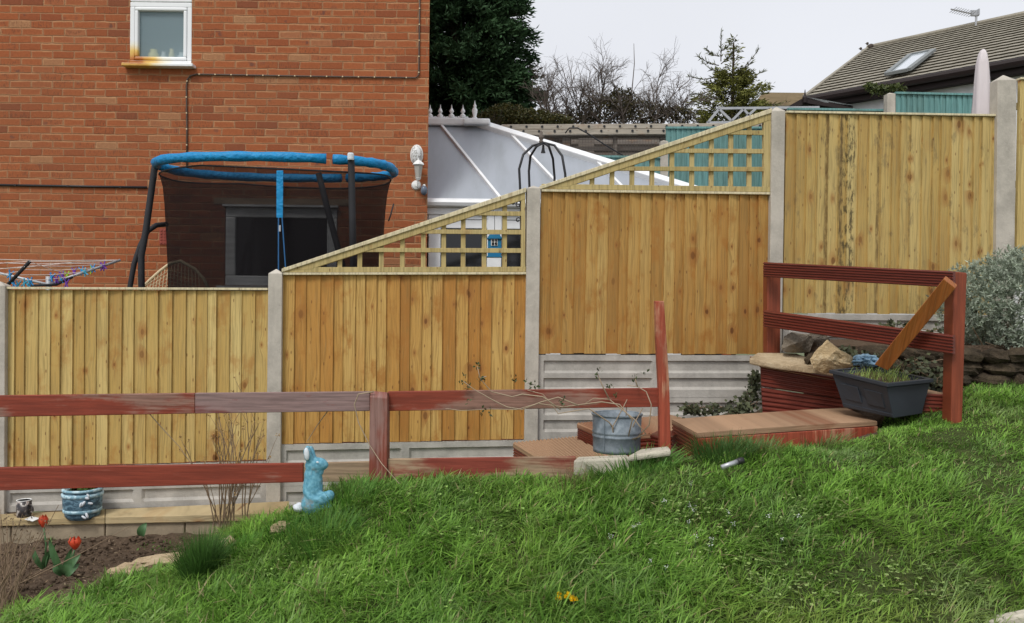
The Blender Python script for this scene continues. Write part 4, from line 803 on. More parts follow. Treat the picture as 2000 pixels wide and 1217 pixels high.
# ------------------------------------------------------------------ trampoline
def trampoline():
    t = thing('trampoline', 'round trampoline with black safety net and bright blue padded top ring', 'trampoline', P(530, 800, 7.5))
    def top(a):    # ring: angle 0 = right, -90 = nearest
        x = .98*math.cos(a); sn = math.sin(a); y = .60*math.copysign(abs(sn)**.7, sn); return x, y
    cx = P(543, 310, 7.45).x; cy = 7.45; zt = P(500, 307, 6.88).z
    def rp(a, z=None, k=1.0, kk=0): x, y = top(a); return Vector((cx+x*k, cy+y*k, zt if z is None else z))
    # blue sleeves: three front/back segments between the poles
    pa = {'left': R(186), 'front': R(-56), 'back': R(62)}
    def seg(a0, a1, n=14): return [rp(a0+(a1-a0)*i/n) for i in range(n+1)]
    for a0, a1 in ((R(187-360), R(-57.5)), (R(-54), R(4)), (R(6), R(60)), (R(64), R(184))):
        mb = MB(); pts = seg(a0, a1); mb.tube(pts, [.039+.004*math.sin(i*2.3) for i in range(len(pts))], 10); build('ring_sleeve', mb, 'blue_fabric', t, smooth=True)
    # net
    n = 72; rows = []; zb = .55
    for k, (dz, s_) in enumerate([(-.065,.975),(-.10,.965),(-.2,.945),(-.35,.93),(-.6,.915),(-.9,.90),(-1.2,.895),(-1.6,.89)]):
        rows.append([(rp(2*math.pi*i/n, zt+dz+(-.03*abs(math.sin(3*math.pi*i/n))*(1 if k < 2 else 0)), s_)) for i in range(n)])
    mb = MB(); vs = [v for r_ in rows for v in r_]; mb.add(vs, [(j*n+i, j*n+(i+1) % n, (j+1)*n+(i+1) % n, (j+1)*n+i) for j in range(len(rows)-1) for i in range(n)]); build('net', mb, 'net', t, smooth=True)
    mb = MB(); r0 = [rp(2*math.pi*i/n, zt-.065-.03*abs(math.sin(3*math.pi*i/n)), .975) for i in range(n)]; mb.tube(r0+[r0[0]], .007, 5, cap=False); build('net_hem', mb, 'pole_foam', t)
    # back blue band seen through the net
    # poles
    def pole(pts, r, nm='pole', mt='pole_foam', lab=None): mb = MB(); mb.tube([P(*q) for q in pts], r, 12); build(nm, mb, mt, t, smooth=True, label=lab)
    pole([(304,318,7.35),(301,335,7.35),(285,450,7.3),(276,500,7.28),(276,530,7.28),(278,640,7.28)], .027)
    pole([(326,438,7.6),(305,440,7.5),(288,452,7.42),(274,480,7.38),(262,515,7.35),(254,560,7.35),(252,640,7.35)], .022, 'leg_tube')
    pole([(685,303,6.9),(686,318,6.9),(688,420,6.9),(691,560,6.9)], .027)
    pole([(622,338,7.93),(640,410,7.95),(664,500,7.95),(680,560,7.95)], .028)
    pole([(769,398,7.2),(763,420,7.2),(759,432,7.2)], .006, 'strap')
    for q in ((304,318,7.33), (685,305,6.87)): mb = MB(); c = P(*q); mb.lathe(c+Vector((0,0,-.03)), [(.024,0),(.026,.01),(.026,.045),(.020,.055)], 12); build('pole_cap', mb, 'worn_white', t)
    # zipped doorway
    mb = MB(); slabp(mb, [(540,333),(553,333),(552,425),(540,425)], 6.83, .01); build('door_flap', mb, 'blue_fabric', t)
    for pts in ([(544,425),(544,540)], [(551,425),(554,470),(559,540)]):
        mb = MB(); mb.tube([P(x, y, 6.83) for x, y in pts], .005, 5); build('zip_piping', mb, mat('blue_pipe', col=(.03,.13,.30), rough=.6), t)
    mb = MB(); slabp(mb, [(544.5,440),(548,440),(548,452),(544.5,452)], 6.825, .01); build('zip_pull', mb, 'alu', t)
    mb = MB(); n = 40; vs = [rp(2*math.pi*i/n, zt-1.62, .9) for i in range(n)]; mb.add(vs, [tuple(range(n))]); build('jumping_mat', mb, 'pole_foam', t)
    # floor frame
    for a in (-150, -30, 30, 150):
        mb = MB(); p0 = rp(R(a), zt-1.62, .92); mb.tube([p0, Vector((p0.x, p0.y, -.1))], .02, 8); build('leg', mb, 'pole_foam', t)
trampoline()
# rattan chair
t = thing('rattan_seat', 'pale cane seat showing beside the left edge of the trampoline net', 'chair', P(310, 640, 8.25)); mb = MB()
rim = [P(x, y, 8.25) for x, y in ((272,568),(292,548),(312,530),(332,515),(352,510),(380,525),(398,545),(410,570))]; mb.tube(rim, .016, 8); build('rim', mb, 'cane', t, smooth=True)
mb = MB()
for i in range(16):
    x = 290+i*6.5; yt = np.interp(x, [272,292,312,332,352,380,398,410], [568,548,530,515,510,525,545,570]); mb.tube([P(x, yt, 8.25), P(x-7+i*.6, yt+30, 8.2), P(x-16+i*1.6, yt+70, 8.2)], .004, 4)
for j in range(9): mb.tube([P(282+j*3-4, 562+j*4, 8.24), P(300, 548+j*6, 8.22), P(330, 528+j*7, 8.22), P(380, 540+j*7, 8.22)], .003, 4)
build('weave', mb, 'cane', t)
# ------------------------------------------------------------------ rotary airer with pegs
t = thing('rotary_airer', 'folding rotary clothes airer with pale lines above the left fence panel', 'clothes airer', P(40, 700, 7.2))
def tb(pts, r, nm, mt, par, n=6, sm=True): mb = MB(); mb.tube([P(*q) for q in pts], r, n); return build(nm, mb, mt, par, smooth=sm)
tb([(10,562,6.9),(58,511,6.7)], .014, 'arm', 'pole_foam', t); tb([(95,556,7.1),(140,540,7.15),(235,508,7.4)], .012, 'arm', 'alu', t); tb([(-60,520,7.4),(95,556,7.1)], .012, 'arm', 'alu', t)
tb([(95,540,7.1),(95,1000,7.1)], .022, 'mast', 'alu', t); tb([(60,558,7.05),(110,556,7.1),(142,541,7.15)], .012, 'strut', 'pole_foam', t)
mb = MB()
for a, b in (((58,511,6.7),(235,508,7.4)), ((50,519,6.72),(212,516,7.33)), ((42,527,6.76),(190,523,7.28)), ((33,537,6.8),(165,531,7.2)), ((58,511,6.7),(-60,512,7.3)), ((48,521,6.72),(-60,525,7.3)), ((40,530,6.76),(-60,540,7.2)), ((-60,505,7.4),(235,508,7.4)), ((58,511,6.7),(150,538,7.15)), ((24,547,6.85),(140,541,7.15)), ((-60,512,7.6),(200,514,7.5)), ((-60,528,7.6),(150,512,7.5))):
    A, B = P(*a), P(*b); mb.tube([A, A.lerp(B, .5)+Vector((0,0,-.012)), B], .0026, 4)
build('line', mb, 'string', t)
PEG = {'blue': (.02,.28,.60), 'purple': (.16,.04,.38), 'lime': (.36,.60,.03), 'teal': (.06,.42,.60)}
for k_, v_ in PEG.items(): mat('peg_'+k_, col=v_, rough=.4, spec=.5, bump=.02)
pegs = [(20,536,6.85,'blue'),(26,553,6.85,'blue'),(48,553,6.9,'teal'),(60,550,6.95,'blue'),(55,556,6.95,'teal'),(101,543,7.1,'purple'),(101,541,7.05,'blue'),(110,546,7.1,'purple'),(122,538,7.12,'purple'),(120,545,7.12,'blue'),(130,553,7.1,'purple'),(131,538,7.15,'lime'),(145,531,7.2,'purple'),(160,529,7.24,'blue'),(166,531,7.2,'teal'),(178,527,7.28,'lime'),(182,524,7.27,'blue'),(200,521,7.33,'purple'),(203,519,7.3,'purple'),(35,556,6.9,'teal')]
for i, (x, y, Y, k_) in enumerate(pegs):
    c = P(x, y, Y); rg = random.Random(i); mb = MB(); a = rg.uniform(-.5,.5)
    for s_ in (-1, 1):
        for q in (1, -1): mb.bar(c+Vector((0, s_*.003, 0)), c+Vector((math.sin(a+s_*.45)*.038*q, s_*.006, math.cos(a+s_*.45)*.038*q)), .010, .007, up=(0,1,0))
    mb.tube([c+Vector((0,-.010,0)), c+Vector((0,.010,0))], .009, 7)
    build('clothes_peg', mb, 'peg_'+k_, label='%s plastic clothes peg on the clothes airer' % k_, cat='clothes peg', group='%s pegs on the clothes airer' % k_)
# ------------------------------------------------------------------ black garden obelisk top and bird house
t = thing('garden_obelisk', 'black metal domed plant support with acorn finial behind the middle concrete post', 'plant support', P(1060, 600, 7.3))
for pts in ([(1062,279),(1040,285),(1022,302),(1014,330),(1017,390),(1020,600)], [(1062,279),(1048,286),(1036,305),(1033,335),(1035,390),(1036,600)], [(1062,279),(1072,286),(1080,310),(1083,345),(1084,400),(1084,600)], [(1062,279),(1083,284),(1098,305),(1104,340),(1106,400),(1106,600)]):
    P3 = [P(x, y, 7.3+(.12 if x in (1036,1033,1035,1080,1083,1084) else -.08)*(0 if y < 286 else 1)) for x, y in pts]; mb = MB(); mb.tube(P3, .0105, 8); build('hoop', mb, 'black_tube', t, smooth=True)
mb = MB(); c = P(1057, 276, 7.3); mb.lathe(c, [(.012,-.02),(.02,0),(.012,.01),(.02,.02),(.024,.04),(.012,.055),(.012,.075),(.003,.09)], 10); build('finial', mb, 'twig_grey', t, smooth=True)
mb = MB(); c = P(1061, 292, 7.3); mb.lathe(c, [(.02,-.03),(.012,0),(.008,.04)], 8); build('hook', mb, 'black_tube', t)
mb = MB()
for cx, cy_, r0 in ((1003,396,.03), (1013,400,.035), (1012,430,.025)):
    c = P(cx, cy_, 7.25); mb.tube([c+Vector((math.cos(a*.7)*r0*(1-a*.085), 0, math.sin(a*.7)*r0*(1-a*.085))) for a in range(10)], .005, 5)
mb.tube([P(1018,400,7.25), P(990,395,7.25), P(966,400,7.22), P(958,395,7.22), P(960,388,7.22)], .005, 5); build('scroll', mb, 'black_tube', t)
t = thing('bird_house', 'small blue bird house with a four-pane white window hanging behind the trellis', 'bird house', P(966, 500, 7.1))
mb = MB(); c = P(966, 478, 7.1); x0, x1 = P(953,480,7.1).x, P(979,480,7.1).x; z0, z1 = P(966,502,7.1).z, P(966,465,7.1).z; mb.box(((x0+x1)/2, 7.1, (z0+z1)/2), (x1-x0, .09, z1-z0)); build('body', mb, 'birdhouse_blue', t, bevel=.003)
mb = MB(); ap = P(966, 456, 7.04); a, b = P(951,466,7.04), P(981,466,7.04); mb.prism([a, P(956,458,7.04), P(976,458,7.04), b], (0,.13,0)); build('roof', mb, 'birdhouse_blue', t)
mb = MB(); slabp(mb, [(959,465),(972,465),(972,480),(959,480)], 7.05, .006); build('window', mb, 'white_paint', t)
mb = MB()
for dx in (960.5, 966.5):
    for dy in (466.5, 473.5): slabp(mb, [(dx,dy),(dx+4.2,dy),(dx+4.2,dy+5),(dx,dy+5)], 7.045, .003)
build('window_pane', mb, 'glass_dark', t)
mb = MB(); mb.box(P(966,502,7.07), (.125, .13, .008)); build('perch_base', mb, 'birdhouse_blue', t)
mb = MB(); mb.tube([P(966,457,7.1), P(966,425,7.15), P(962,398,7.2)], .0022, 4); build('cord', mb, 'black_tube', t)
# ------------------------------------------------------------------ aviary / old timber structure
av = thing('timber_aviary', 'old grey timber aviary with wire mesh and a holed top beam behind the conservatory', 'aviary', P(1280, 600, 10.9))
mb = MB(); slabp(mb, [(980,243),(1560,240),(1560,250),(972,253)], 10.75, .10); build('beam', mb, 'grey_beam', av, bevel=.006)
mb = MB(); slabp(mb, [(962,253.5),(1560,250.5),(1560,261),(975,264)], 10.73, .10); build('beam', mb, 'grey_beam', av, bevel=.006)
mb = MB()
for i in range(19):
    x = 998+i*30.4
    for y in (247.5, 256.5): c = P(x-(6 if y > 250 else 0), y-(x-1000)*.004, 10.745 if y < 250 else 10.725); mb.lathe(c, [(.016,0),(.016,.004)], 8, ax=(0,-1,0))
build('bolt_hole', mb, 'black_tube', av)
for x0, x1 in ((1099,1113), (1198,1206), (1290,1300), (1020,1026)): mb = MB(); slabp(mb, [(x0,264),(x1,264),(x1,420),(x0,420)], 10.80, .08); build('post', mb, 'old_timber', av)
for y0, y1 in ((264,269), (286,294), (298,304)): mb = MB(); slabp(mb, [(1000,y0),(1310,y0),(1310,y1),(1000,y1)], 10.86, .03); build('rail', mb, 'old_timber', av)
mb = MB()
for i in range(50): mb.bar(P(1026+i*5.6, 266, 10.79), P(1026+i*5.6, 330, 10.79), .004, .004)
for i in range(12): mb.bar(P(1020, 268+i*5.2, 10.79), P(1300, 267+i*5.2, 10.79), .004, .004)
build('wire_mesh', mb, 'twig_grey', av)
mb = MB(); slabp(mb, [(900,268),(1310,266),(1310,470),(900,470)], 11.6, .03); build('back_boards', mb, 'shed_dark', av)
mb = MB()
for y0 in (272, 305, 320): slabp(mb, [(1115,y0),(1290,y0),(1290,y0+9),(1115,y0+9)], 11.5, .03)
slabp(mb, [(1130,270),(1160,270),(1160,330),(1130,330)], 11.45, .03); build('inner_board', mb, 'old_timber', av)
mb = MB(); mb.tube([P(x, y, 10.6) for x, y in ((1104,260),(1112,250),(1128,250),(1150,262),(1180,282),(1222,307),(1260,325))], .009, 6); build('drooping_cable', mb, 'black_tube', label='black cable drooping from the aviary beam', cat='cable', smooth=True)
# ------------------------------------------------------------------ teal fences
def teal(x0, x1, yt0, yt1, yb, Y, lab, n, Yr=None):
    t = thing('teal_fence', lab, 'fence panel', P((x0+x1)/2, yb, Y), 'teal painted fence panels'); mb = MB()
    for i in range(n):
        a = x0+(x1-x0)*i/n; b = x0+(x1-x0)*(i+1)/n+.5; ya = yt0+(yt1-yt0)*i/n; A, B, C, D = P(a,ya,Y-.02), P(b,ya,Y-.006), P(b,yb,Y-.006), P(a,yb,Y-.02); mb.prism([A, B, C, D], (0,.03,0))
    build('boards', mb, 'teal_paint', t); mb = MB(); slabp(mb, [(x0,yt0-3),(x1,yt1-3),(x1,yt1+1),(x0,yt0+1)], Y-.035, .06); build('capping_rail', mb, 'teal_paint', t)
teal(1301, 1545, 250, 250, 420, 10.2, 'teal fence panel behind the upper trellis', 24)
teal(1165, 1290, 306, 308, 420, 10.2, 'lower teal fence panel left of the small concrete post', 12)
teal(1750, 1946, 182, 186, 420, 9.2, 'teal fence panel behind the closed parasol', 18)
teal(1540, 1736, 213, 216, 420, 9.4, 'thin strip of teal fence over the pale panel', 18)
for x0, x1, yt, Y, lab in ((1290,1305,276,10.15,'small weathered concrete post left of the teal panel behind the trellis'), (1733,1749,183,9.15,'short concrete post left of the teal panel behind the parasol')):
    mb = MB(); a, b = P(x0,yt,Y), P(x1,yt,Y); c, d = P(x1,500,Y), P(x0,500,Y); bk = Vector((0,.09,0)); tp = (a+b)/2+bk/2+Vector((0,0,.02)); mb.add([a,b,c,d,a+bk,b+bk,c+bk,d+bk,tp], [(0,1,2,3),(7,6,5,4),(1,5,6,2),(0,3,7,4),(0,8,1),(1,8,5),(5,8,4),(4,8,0)]); build('concrete_post', mb, 'concrete_post', label=lab, cat='fence post')
# greenhouse frame
t = thing('greenhouse_frame', 'bare aluminium greenhouse frame behind the high end of the upper trellis', 'greenhouse', P(1450, 400, 11.3))
for a, b in (((1402,212),(1600,210)), ((1404,213),(1430,238)), ((1404,213),(1382,240)), ((1452,213),(1475,240)), ((1475,213),(1450,236)), ((1500,213),(1560,240)), ((1380,240),(1600,236)), ((1452,213),(1425,240))):
    mb = MB(); mb.bar(P(*a, 11.3), P(*b, 11.3), .03, .03); build('bar', mb, 'alu', t)
mat('felt', col=(.22,.235,.235), rough=.9)
# ------------------------------------------------------------------ bungalow with tiled roof
bg_ = thing('bungalow', 'bungalow with brown tiled roof, skylight and dark fascia at the upper right', 'house', Vector((7, 13, 0)))
r0 = P(1700, 95, 16.0); e0 = P(1576, 191, 12.5); rd = Vector((.667, -.745, 0)); e0.z = e0.z; Ltot = 9.0
sl = (r0-e0); nT = rd.cross(sl).normalized(); nT = nT if nT.z > 0 else -nT; mb = MB(); nc = 17
rg = random.Random(9)
for i in range(nc):
    a = e0+sl*(i/nc); b = e0+sl*((i+1.12)/nc); nn_ = 60; vs = []
    for j in range(nn_*4+1):
        s_ = Ltot*j/(nn_*4); w_ = (.004 if j % 4 in (1, 2) else 0.0)
        vs += [a+rd*s_+nT*(.030+w_*.5), b+rd*s_+nT*(.008+w_*.5), a+rd*s_+sl.normalized()*.05+nT*(.004)]
    fs = []
    for j in range(nn_*4): o = 3*j; fs += [(o, o+1, o+4, o+3), (o+2, o, o+3, o+5)]
    mb.add(vs, fs)
build('roof', mb, 'roof_tile', bg_)
mb = MB(); pts = [r0+rd*s_+nT*.03 for s_ in np.linspace(-.05, Ltot, 26)]; mb.tube(pts, .045, 8); build('ridge_tiles', mb, 'roof_tile', bg_)
mb = MB(); mb.bar(e0+nT*.02-rd*.03, r0+nT*.02-rd*.03, .05, .06, up=nT); build('verge', mb, 'roof_tile', bg_)
# skylight
sk = [IP(x, y, e0+nT*.09, nT) for x, y in ((1732,144),(1774,136),(1823,98),(1778,107))]
sk_t = thing('skylight', None, None, sk[0]); sk_t.parent = bg_; sk_t.location = Vector(sk[0])-WL[bg_.name]
cc = sum(sk, Vector())/4; mb = MB()
for i in range(4): a, b = sk[i], sk[(i+1) % 4]; mb.bar(a, b, .04, .07, up=nT)
build('frame', mb, 'felt', sk_t); mb = MB(); mb.add([p for p in sk], [(0,1,2,3)]); build('pane', mb, mat('sky_glass', col=(.55,.60,.64), rough=.12, spec=.8, bump=0), sk_t)
# fascia, soffit, gutter, walls
mb = MB(); dz = Vector((0,0,-.15)); a = e0-Vector((0,0,.02)); b = a+rd*Ltot; ou = Vector((rd.y, -rd.x, 0)); ou = ou if ou.dot(sl) < 0 else -ou
mb.hexa([a+ou*.02, b+ou*.02, b+ou*.02+dz, a+ou*.02+dz, a-ou*.02, b-ou*.02, b-ou*.02+dz, a-ou*.02+dz]); mb.hexa([a+dz+Vector((0,0,.03)), b+dz+Vector((0,0,.03)), b-ou*.45+dz+Vector((0,0,.03)), a-ou*.45+dz+Vector((0,0,.03)), a+dz, b+dz, b-ou*.45+dz, a-ou*.45+dz]); build('fascia', mb, 'dark_fascia', bg_)
mb = MB(); mb.tube([a+ou*.07-Vector((0,0,.03)), b+ou*.07-Vector((0,0,.03))], .055, 8); build('gutter', mb, 'dark_fascia', bg_)
mb = MB(); a2 = a-ou*.12; a2.z = 0; b2 = b-ou*.12; b2.z = 0; hz = e0.z-.15; u3 = Vector((0,0,hz)); g2 = Vector(r0); g2.z = 0; back = a2+2*(Vector((r0.x, r0.y, 0))-a2)
mb.add([a2, b2, b2+u3, a2+u3], [(0,1,2,3)]); mb.add([a2, back, back+u3, r0-Vector((0,0,.08)), a2+u3], [(0,1,2,3,4)]); build('wall', mb, 'white_render', bg_)
mb = MB(); ob = r0+(r0-e0); ob.z = e0.z; mb.prism([r0-rd*.02, r0+rd*Ltot, ob+rd*Ltot, ob-rd*.02], (0,0,-.05)); build('back_roof', mb, 'roof_tile', bg_)
# low porch gable in front
t = thing('porch_gable', 'low dark brown gable with spike finial left of the bungalow roof', 'porch', P(1600, 400, 12.0)); mb = MB()
slabp(mb, [(1573,189),(1573,201),(1536,222),(1528,214)], 11.9, .08); slabp(mb, [(1573.3,189),(1666,206),(1666,216),(1573.3,201)], 11.9, .08); build('barge_board', mb, 'dark_fascia', t)
mb = MB(); mb.lathe(P(1572, 198, 11.88), [(.03,-.02),(.035,.05),(.015,.08),(.004,.16)], 8); build('finial', mb, 'dark_fascia', t)
mb = MB(); a, b = P(1574,189,11.9), P(1664,205,11.9); mb.prism([a, b, b+Vector((.2,1.2,.05)), a+Vector((.1,1.2,.05))], (0,0,-.03)); mat('felt', col=(.22,.235,.235), rough=.9); build('felt_roof', mb, 'felt', t)
mb = MB(); slabp(mb, [(1573,201),(1666,216),(1666,420),(1540,420),(1540,221)], 11.97, .1); build('infill', mb, 'shed_dark', t)
mb = MB(); slabp(mb, [(1660,201),(1760,188),(1900,160),(1900,420),(1660,420)], 11.0, .08, 10.95); 
t = thing('distant_roof', 'far paler tiled roof between the small conifer and the bungalow', 'roof', P(1545, 400, 19)); A, B, C, D = P(1470,210,17), P(1620,212,17), P(1600,184,19), P(1490,183,19); mb = MB()
for i in range(9):
    f, g_ = i/9, (i+1.1)/9; mb.add([A.lerp(D, f)+Vector((0,-.03,.05)), B.lerp(C, f)+Vector((0,-.03,.05)), B.lerp(C, g_), A.lerp(D, g_), A.lerp(D, f), B.lerp(C, f)], [(0,1,2,3), (4,5,1,0)])
build('tiles', mb, 'roof_tile_far', t); mb = MB(); slabp(mb, [(1470,211),(1620,213),(1620,420),(1470,420)], 17.2, .2); build('wall', mb, 'white_render', t)
# antenna
t = thing('tv_antenna', 'thin television aerial above the bungalow ridge', 'aerial', P(1906, 48, 14.6)); mb = MB(); mb.tube([P(1906,60,14.6), P(1907,20,14.6)], .018, 6); build('mast', mb, 'alu', t)
mb = MB(); mb.tube([P(1857,18,14.6), P(1912,30,14.6)], .014, 5); build('boom', mb, 'alu', t)
for i in range(9):
    mb = MB(); c = P(1862+i*4.6, 19.2+i*1.05, 14.6); mb.tube([c+Vector((-.01,-.14,0)), c+Vector((.01,.14,0))], .006, 4); build('element', mb, 'alu', t)
mb = MB(); c = P(1904, 26, 14.6); mb.box(c, (.12,.05,.09)); mb.box(P(1909,25,14.6), (.02,.12,.10)); build('reflector', mb, 'alu', t)
for (x, y, lab) in ((1700,90,'small dark bird perched on the left end of the bungalow ridge'), (1687,100,'small dark bird perched just below the ridge end on the verge')):
    c = P(x, y, 15.9); mb = MB(); mb.ball(c, (.06,.035,.04), 10, 7, rot=Matrix.Rotation(-.5, 3, 'Y')); mb.ball(c+Vector((-.055,0,.045)), .026, 8, 6); mb.tube([c+Vector((-.075,0,.045)), c+Vector((-.10,0,.04))], [.008,.002], 5)
    mb.tube([c+Vector((.04,0,-.02)), c+Vector((.13,0,-.06))], [.02,.012], 5); mb.tube([c, c+Vector((0,0,-.08))], .006, 4); build('bird', mb, 'twig_dark', label=lab, cat='bird', smooth=True)
# parasol
t = thing('closed_parasol', 'closed pale pink parasol standing behind the pale fence panel', 'parasol', P(1918, 600, 7.6)); c = P(1917, 225, 7.6); hh = P(1919,96,7.6).z-c.z
mb = MB(); n = 20; prof = [(.072,-.35),(.073,0),(.068,.2*hh),(.062,.5*hh),(.05,.78*hh),(.034,.93*hh),(.018,.985*hh),(.003,hh)]; vs = []
for r_, h_ in prof:
    for j in range(n): a = 2*math.pi*j/n; k = r_*(1+.13*math.cos(a*5)+.05*math.cos(3*a+h_*8)); vs.append(c+Vector((k*math.cos(a)+.008*h_, k*math.sin(a), h_)))
mb.add(vs, [(i*n+j, i*n+(j+1) % n, (i+1)*n+(j+1) % n, (i+1)*n+j) for i in range(len(prof)-1) for j in range(n)]+[tuple(range((len(prof)-1)*n, len(prof)*n))]); build('canopy', mb, 'parasol_cloth', t, smooth=True)
mb = MB(); mb.tube([c+Vector((0,0,-.3)), Vector((c.x, c.y, .1))], .02, 8); build('pole', mb, 'alu', t)
# ------------------------------------------------------------------ trees
def conifer(name, lab, base, H_, rad, nb, col, leafL, per, wisp=0, droop=.12, zmin=0, core=True, group=None, thin=2):
    t = thing(name, lab, 'conifer', base); bx = np.array(base); parts = []
    mb = MB(); mb.tube([base, Vector(base)+Vector((0,0,H_*.5)), Vector(base)+Vector((0,0,H_*.97))], [H_*.018+.02, H_*.012, .012], 8); build('trunk', mb, 'bark', t)
    tw = MB(); rg = np.random.default_rng(int(H_*100)+nb)
    for i in range(nb):
        f = rg.uniform(zmin, 1)**.85; h = f*H_; Rr = rad(f)*rg.uniform(.62, 1.16); a = rg.uniform(0, 6.283); d = np.array([math.cos(a), math.sin(a), rg.uniform(.05,.4)])
        if Rr < .05 or (f > thin and i % 3 == 0): continue
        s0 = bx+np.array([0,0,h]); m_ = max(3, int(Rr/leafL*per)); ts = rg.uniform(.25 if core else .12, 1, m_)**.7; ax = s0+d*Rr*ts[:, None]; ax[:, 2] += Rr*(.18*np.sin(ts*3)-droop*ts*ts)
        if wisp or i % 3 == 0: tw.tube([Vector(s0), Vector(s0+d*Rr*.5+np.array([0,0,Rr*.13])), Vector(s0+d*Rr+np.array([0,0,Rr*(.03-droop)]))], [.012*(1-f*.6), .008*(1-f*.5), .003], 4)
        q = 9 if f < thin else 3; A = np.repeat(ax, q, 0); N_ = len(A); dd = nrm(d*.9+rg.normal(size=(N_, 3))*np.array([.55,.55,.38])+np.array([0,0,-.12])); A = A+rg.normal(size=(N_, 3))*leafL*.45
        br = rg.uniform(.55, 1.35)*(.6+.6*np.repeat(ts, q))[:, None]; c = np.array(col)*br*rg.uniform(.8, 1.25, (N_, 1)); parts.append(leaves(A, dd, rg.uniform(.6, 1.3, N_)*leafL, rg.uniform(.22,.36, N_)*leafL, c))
    V, T, C = join(parts); npmesh('crown', V, T, C, 'needle', t); build('branches', tw, 'twig_dark', t); return t
bp = P(880, 600, 15); bp.z = -.15
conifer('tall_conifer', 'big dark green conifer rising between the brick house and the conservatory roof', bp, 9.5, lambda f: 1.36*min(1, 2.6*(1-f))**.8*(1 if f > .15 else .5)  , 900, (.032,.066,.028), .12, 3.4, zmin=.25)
bp = P(1425, 600, 13.5); bp.z = 0; Htop = P(1408, 62, 13.5).z
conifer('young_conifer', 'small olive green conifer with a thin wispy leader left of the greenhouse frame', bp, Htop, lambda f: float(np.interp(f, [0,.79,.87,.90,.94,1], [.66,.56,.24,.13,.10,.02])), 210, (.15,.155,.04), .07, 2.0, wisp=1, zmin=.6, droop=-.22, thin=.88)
yc = bpy.data.objects['young_conifer']; mb = MB(); A = []; Dr = []; rg = random.Random(44)
for x0, y0, x1, y1 in ((1408,120,1409,58),(1425,160,1482,96),(1420,180,1500,182),(1405,150,1345,150),(1405,140,1372,122),(1408,125,1438,92),(1410,170,1490,140),(1400,190,1340,205),(1430,190,1520,205),(1405,110,1380,95),(1408,100,1432,78),(1400,170,1350,185),(1425,150,1470,120),(1430,205,1540,200),(1404,128,1362,108),(1415,140,1460,150)):
    a, b = P(x0,y0,13.5), P(x1,y1,13.5+rg.uniform(-.3,.3)); m_ = a.lerp(b, .5)+Vector((0,0,-.04)); mb.tube([a, m_, b], [.009,.006,.002], 4)
    for k in range(46):
        f = rg.uniform(.1,1); c = a.lerp(m_, f*2) if f < .5 else m_.lerp(b, f*2-1); A.append(c); d = (b-a).normalized(); Dr.append(d+Vector((rg.gauss(0,.5), rg.gauss(0,.4), rg.gauss(0,.5)+.15)))
A = np.array(A); n = len(A); V, T, C = leaves(A, np.array(Dr), RNG.uniform(.04,.11,n), RNG.uniform(.010,.018,n), np.array([[.11,.12,.04]])*RNG.uniform(.5,1.3,(n,1))); npmesh('wispy_shoots', V, T, C, 'needle', yc, kind='stuff'); build('shoot_stems', mb, 'twig_grey', yc)
def shrubtwigs(mb, p, d, L, r, depth, rg, spread=.55, nmin=3, up=.12):
    q = Vector(p); pts = [q.copy()]; dd = Vector(d); K = 4
    for k in range(K): dd = (dd+Vector((rg.uniform(-1,1), rg.uniform(-1,1), rg.uniform(-1,1)))*.16+Vector((0,0,up*.3))).normalized(); q = q+dd*(L/K); pts.append(q.copy())
    mb.tube(pts, [r*(1-.5*i/K) for i in range(K+1)], 4 if depth < 3 else 5)
    if depth == 0: return
    for i in range(rg.randint(nmin, nmin+2)):
        k = rg.randint(1, K); nd_ = (dd+Vector((rg.uniform(-1,1), rg.uniform(-1,1)*.8, rg.uniform(-.7,1)))*spread*1.3).normalized(); shrubtwigs(mb, pts[k], nd_, L*rg.uniform(.55,.8), r*.58, depth-1, rg, spread, nmin, up)
t = thing('bare_shrub', 'leafless tangled shrub of grey branches against the sky', 'shrub', P(1180, 600, 12.8)); mb = MB(); rg = random.Random(21)
for x, dx in ((1085,-.5),(1105,-.9),(1140,-.3),(1170,.1),(1200,.5),(1240,.9),(1160,-.8),(1270,.35),(1135,.6),(1225,-.2),(1290,.7),(1065,.2)): shrubtwigs(mb, P(x, 262, 12.8+rg.uniform(-.3,.3)), Vector((dx, rg.uniform(-.2,.2), .75)), rg.uniform(.44,.60), .016, 4, rg, .85, 3, .03)
for x, y1 in ((1238,85),(1040,150)): mb.tube([P(x-4, 180, 12.8), P(x+1, y1+40, 12.8), P(x, y1, 12.8)], [.008,.006,.003], 4)
build('branches', mb, 'twig_grey', t)
def leafmound(nm, lab, blobs, n, cols, L, W, cat='shrub', par=None, mt='leafy'):
    t = thing(nm, lab, cat, P(blobs[0][0], 400, blobs[0][2])); parts = []
    for (x, y, Y, rx, rz) in blobs:
        c = np.array(P(x, y, Y)); k = int(n*rx*rz/sum(b[3]*b[4] for b in blobs)); d = nrm(RNG.normal(size=(k, 3))); q = c+d*np.array([rx, .5*rx, rz])*(RNG.uniform(.3, 1.08, (k, 1))**.5)
        col = np.array(cols)[RNG.integers(0, len(cols), k)]*RNG.uniform(.6, 1.3, (k, 1)); parts.append(leaves(q, nrm(RNG.normal(size=(k, 3))), RNG.uniform(.6, 1.3, k)*L, RNG.uniform(.6, 1.3, k)*W, col))
    V, T, C = join(parts); npmesh('foliage', V, T, C, mt, t); return t
t = leafmound('tangled_hedge', 'brown green thicket of twigs and small leaves below the bare shrub', [(1180,215,12.9,.42,.22),(1260,222,12.9,.42,.18),(1100,232,12.9,.45,.12),(1320,225,12.8,.3,.12),(1215,195,13,.22,.2)], 5200, [(.07,.06,.025),(.10,.085,.03),(.05,.045,.025)], .05, .028)
mb = MB(); rg = random.Random(5)
